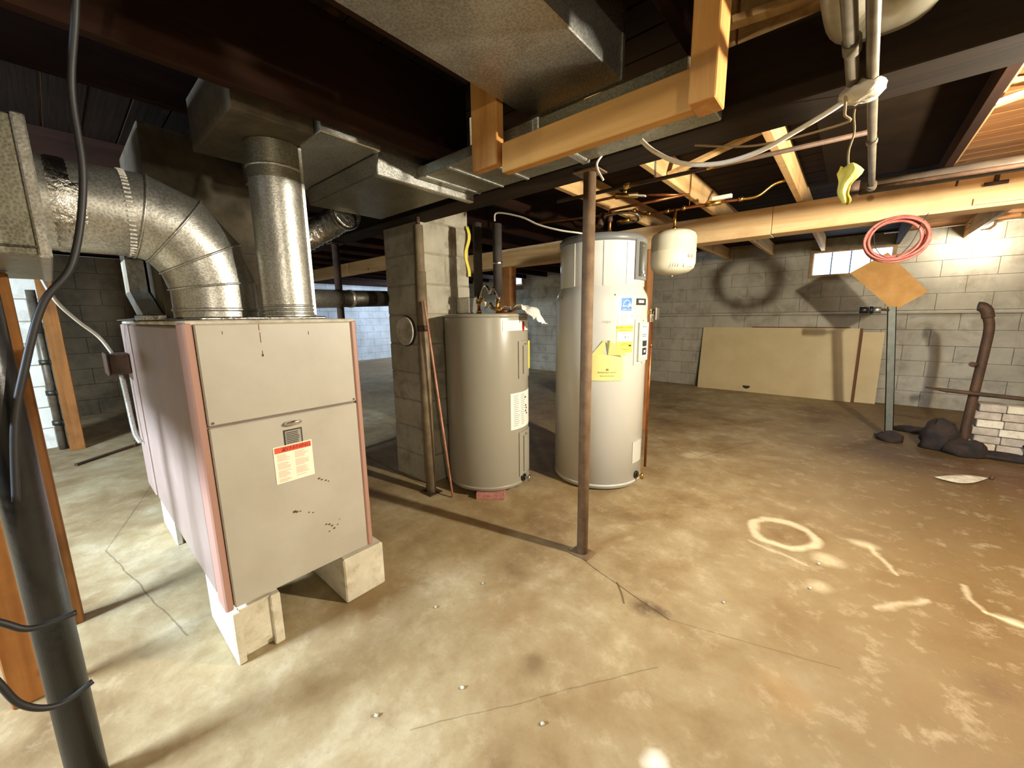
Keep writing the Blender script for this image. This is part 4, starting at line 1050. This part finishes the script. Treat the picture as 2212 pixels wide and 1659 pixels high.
# ------------------------------------------------------------------ right side: post with square of fibreboard, panel, rusty pipe
t = thing('steel_stanchion', 'short grey green steel post standing on the open floor at right', 'post', (.4, 5.35, 0))
dx = Vector((-.03, 0, 0))
def chan(z0, z1, mb):
    for a, b, c, d in ((-.032, .032, -.026, -.020), (-.032, -.026, -.026, .03), (.026, .032, -.026, .03)):
        k0 = -.12*z0/1.3; k1 = -.12*z1/1.3; x_, y_ = .405, 5.35
        mb.add([(x_+a+k0, y_+c, z0), (x_+b+k0, y_+c, z0), (x_+b+k0, y_+d, z0), (x_+a+k0, y_+d, z0), (x_+a+k1, y_+c, z1), (x_+b+k1, y_+c, z1), (x_+b+k1, y_+d, z1), (x_+a+k1, y_+d, z1)],
               [(0, 3, 2, 1), (4, 5, 6, 7), (0, 1, 5, 4), (1, 2, 6, 5), (2, 3, 7, 6), (3, 0, 4, 7)])
    return mb
chan(0.0, 1.30, MB()).build('channel', 'steelpaint', t)
MB().box(.30, .50, 5.25, 5.45, 0, .012).build('base_plate', 'galv_dark', t)
cl_ = MB().cyl((.27, 5.33, 1.27), (.20, 5.33, 1.275), .012, 12).build('clamp_rod', 'rust_dark', t)
MB().cyl((.21, 5.33, 1.272), (.15, 5.33, 1.272), .034, 20).build('clamp_ring', 'galv', t)
MB().cyl((.152, 5.33, 1.272), (.125, 5.33, 1.272), .038, 20).build('clamp_end', 'black', t)
MB().cyl((.12, 5.33, 1.272), (.05, 5.33, 1.272), .034, 20).build('clamp_end', 'black', t)
o = MB(); c = Vector((.225, 5.40, 1.545))
A = [(-0.287, 0.104), (-0.024, 0.279), (0.294, -0.11), (0.078, -0.282)]
o.add([(c.x+a, c.y, c.z+b) for a, b in A]+[(c.x+a, c.y+.012, c.z+b) for a, b in A], [(3, 2, 1, 0), (4, 5, 6, 7), (0, 1, 5, 4), (1, 2, 6, 5), (2, 3, 7, 6), (3, 0, 4, 7)])
tag(o.build('fibreboard_square', 'cardboard'), 'tan fibreboard square balanced on its corner behind the steel post', 'board')
t = thing('door_panel', 'large cream door panel lying on its side against the back wall', 'panel', (-.9, 7.3, 0))
def leanbox(x0, x1, z0, z1, th, m, name, yb=7.20, yt=7.33, par=t, off=0):
    mb = MB(); 
    Y = lambda z: yb+(yt-yb)*z/1.05+off
    vs = [(x, Y(z)+d, z) for d in (0, th) for x, z in ((x0, z0), (x1, z0), (x1, z1), (x0, z1))]
    return mb.add(vs, [(0, 1, 2, 3), (7, 6, 5, 4), (0, 4, 5, 1), (1, 5, 6, 2), (2, 6, 7, 3), (3, 7, 4, 0)]).build(name, m, par)
leanbox(-1.93, .105, .0, 1.03, .028, 'panel', 'door_leaf')
leanbox(.105, .135, .0, 1.03, .034, 'panel_edge', 'edge_strip', off=-.004)
leanbox(-1.2, .0, 1.03, 1.045, .03, 'panel_edge', 'top_edge')
mb = MB(); mb.add([(-1.19, 7.208-.003, .10)]+[(-1.19+.055*math.cos(PI+PI*k/12), 7.205, .10+.05*math.sin(PI+PI*k/12)) for k in range(13)], [(0, 1+k, 2+k) for k in range(12)])
mb.build('finger_hole', 'ink', t)
t2 = tag(leanbox(.14, .36, .0, .98, .016, 'panel', 'board_offcut', 7.25, 7.335, None), 'paler board tucked behind the right end of the cream door panel', 'board')
t = thing('rusty_pipe', 'leaning rusty pipe with elbow on top at the right', 'pipe', (.88, 5.3, 0))
MB().tube(spline([(.885, 5.3, 0), (.90, 5.3, .5), (.915, 5.31, .9), (.915, 5.31, 1.12), (.88, 5.31, 1.24)], 6), .033, 18).build('pipe', 'rust_dark', t)
MB().tube(spline([(.90, 5.31, 1.19), (.885, 5.31, 1.25), (.855, 5.31, 1.285), (.83, 5.31, 1.29)], 4), .040, 16).build('elbow', 'rust_dark', t)
MB().cyl((.87, 5.27, .78), (.84, 5.2, .79), .022, 12).build('stub', 'rust_dark', t)
t = thing('iron_bar', 'long dark iron bar resting across the rusty pipe and brick pier', 'bar', (1.5, 5.2, .5))
MB().tube([(.585, 5.22, .555), (.72, 5.225, .54), (2.6, 5.25, .44)], .018, 12, True, [.006, .018, .018]).build('bar', 'rust_dark', t)
t = thing('brick_pier', 'low whitewashed brick pier beside the rusty pipe', 'pier', (1.08, 5.4, 0))
for k in range(6):
    for q in range(2):
        a = .955+q*.16+(0 if k % 2 else -.02)
        MB().box(a, a+.155, 5.33+random.uniform(-.006, .006), 5.5, k*.072+.002, k*.072+.068, .005).build('brick', 'plaster' if (k+q) % 3 else 'block_foot', t)
tag(MB().box(2.2, 2.6, 5.2, 5.5, 0, .42, .01).build('concrete_block', 'block_foot'), 'stacked block beyond the right frame edge under the iron bar', 'block')
for i, (x, y, rx, ry, rz, lab) in enumerate(((.72, 5.15, .13, .10, .17, 'round black sooty lump between the steel post and rusty pipe'), (.86, 5.05, .14, .10, .09, 'flat black sooty lump at the foot of the rusty pipe'),
        (1.42, 5.2, .20, .14, .13, 'large black sooty lump right of the brick pier'), (1.38, 5.5, .10, .08, .36, 'upright black sooty lump behind the big one by the pier'),
        (.40, 5.2, .10, .08, .06, 'small brown black lump at the foot of the steel post'), (1.12, 5.1, .22, .08, .04, 'low black debris ridge in front of the brick pier'),
        (.62, 5.75, .16, .07, .04, 'thin black debris scrap on the floor behind the steel post'))):
    o = blob(x, y, rz*.62, rx, ry, rz, 14, 9, .16, i+11); 
    o.v = [(a, b, max(c_, 0.0)) for a, b, c_ in o.v]
    tag(o.build('soot_lump', 'rubble'), lab, 'debris')
t = thing('broken_plate', 'thin pale curved shard lying near the right edge of the floor', 'shard', (.76, 4.2, 0))
def shard(u, v):
    a = u*PI; return (.60+.30*u, 4.20+.22*u-.13*math.sin(a)*v, .012+.022*math.sin(a)*(1-v)+.0*v)
MB().grid(shard, 14, 5).build('shard', 'white_dirty', t, solid=.004)
MB().cyl((.915, 4.43, .0), (.925, 4.44, .03), .012, 10).build('knob', 'rust_dark', t)
tag(MB().bar((-5.04, -.04, .012), (-5.4, .40, .012), .03, .02).build('iron_strip', 'rust_dark'), 'dark iron strip lying on the floor left of the furnace', 'strip')
mb = MB(); mb.tube([(-5.35, .36, .01), (-5.42, .40, .05), (-5.40, .46, .02)], .008, 6); mb.tube([(-5.42, .40, .05), (-5.5, .38, .03)], .006, 6)
tag(mb.build('twig', 'rust_dark'), 'small twisted twig at the end of the iron strip', 'twig')
chips = ((-1.02, .50, 'tiny pale chip on the bare floor, nearest the picture bottom left of centre'), (-.88, .74, 'tiny pale chip near the dark round stain at lower centre'),
         (-1.25, .92, 'tiny pale chip out in front of the solid block'), (-1.2, 1.16, 'tiny pale chip between the solid block and the slim post'),
         (-.3, 1.75, 'tiny pale chip right of the slim post foot'), (-.02, 2.1, 'tiny pale chip below the white ring stain'),
         (.0, 2.35, 'tiny pale chip at the edge of the white ring stain'), (-.6, .82, 'tiny pale chip right of the dark round stain at lower centre'))
for i, (x, y, lab) in enumerate(chips):
    o = blob(x, y, .005, .007, .006, .005, 7, 5, .3, 40+i)
    tag(o.build('chip', 'white_dirty'), lab, 'chip', 'pale chips on the open floor')

# ------------------------------------------------------------------ cables on the left
tag(MB().tube(spline([(-1.30, .155, 2.12), (-1.36, .125, 1.92), (-1.40, .10, 1.77), (-1.40, .092, 1.58), (-1.40, .05, 1.39), (-1.40, -.01, 1.29), (-1.40, -.058, 1.14), (-1.40, -.088, 1.02), (-1.40, -.11, .85)], 8), .0072, 12).build('black_cable', 'black_wire'),
    'heavy black cable hanging from the ceiling past the round duct', 'cable')
t = thing('cable_bundle', 'messy bundle of black cable coiled around the near black post', 'cable', (-1.42, -.14, .9))
for k in range(6):
    MB().tube([(-1.42+.045*math.cos(q*2*PI/30), -.185+(.05+.006*k)*math.cos(q*2*PI/30)*.6, 1.0-.02*k+(.12+.01*k)*math.sin(q*2*PI/30)) for q in range(31)], .006, 8, False).build('loop', 'black_wire', t)
MB().tube(spline([(-1.40, -.24, .66), (-1.385, -.17, .585), (-1.38, -.13, .545), (-1.385, -.06, .54)], 8), .007, 10).build('strand', 'black_wire', t)
MB().tube(spline([(-1.42, -.26, .60), (-1.385, -.20, .47), (-1.38, -.17, .37), (-1.385, -.12, .32), (-1.40, -.06, .33)], 8), .007, 10).build('strand', 'black_wire', t)
tag(MB().tube(spline([(-1.5, .01, 2.12), (-1.52, -.035, 1.95), (-1.55, -.09, 1.75)], 8), .005, 8).build('black_cable', 'black_wire'), 'thin black cable in the top left corner', 'cable')

tag(MB().tube(spline([(-2.14, 2.3, 1.97), (-2.13, 2.32, 2.03), (-1.93, 2.36, 1.975), (-1.78, 2.38, 1.90), (-1.62, 2.42, 1.845), (-1.50, 2.5, 1.82), (-1.46, 2.62, 1.81)], 8), .0065, 10).build('heater_cable', 'white_wire'),
    'cream cable drooping between the two water heaters', 'cable')

# ------------------------------------------------------------------ lamps
def bulb(loc, lab, disc=False, glow='middle'):
    x, y, z = loc
    t = thing('light_bulb', lab, 'lamp', (x, y, z))
    MB().lathe([(.0001, z-.055), (.02, z-.05), (.033, z-.03), (.036, z-.012), (.03, z+.012), (.016, z+.035), (.014, z+.042)], x, y, 16).build('bulb', 'bulb_'+glow, t)
    MB().cyl((x, y, z+.04), (x, y, z+.085), .02, 18).build('socket', 'white_dirty', t)
    if disc: MB().lathe([(.02, z+.07), (.085, z+.062), (.087, z+.068), (.02, z+.085)], x, y, 32).build('shade', 'white', t)
    return t
for L_, lab, g_ in ((BULB1, 'bare bulb outside the right frame edge lighting the tanks', 'middle'), (BULB3, 'bare bulb on the joist behind the photographer', 'near')):
    t = bulb(L_, lab, False, g_); MB().cyl((L_[0], L_[1], L_[2]+.08), (L_[0], L_[1], CEIL), .008, 10).build('stem', 'white_wire', t)
t = bulb(BULB2, 'lit bulb under a small white disc shade near the back wall', True, 'back')
MB().tube(spline([(1.02, 7.08, 2.16), (1.07, 7.06, 2.165), (1.11, 7.05, 2.20), (1.13, 7.05, 2.235), (1.30, 7.05, 2.245)], 6), .012, 10).build('bracket_arm', 'white_wire', t)
MB().tube([(1.30, 7.05, 2.245), (1.30, 7.05, CEIL)], .012, 10).build('bracket_arm', 'white_wire', t)
tag(MB().tube([(.20, 7.0, 2.235), (.55, 7.0, 2.235), (.9, 7.03, 2.24), (1.6, 7.02, 2.25)], .009, 8).build('wire_run', 'white_wire'), 'white wire run under the joists leading to the back lamp', 'cable')
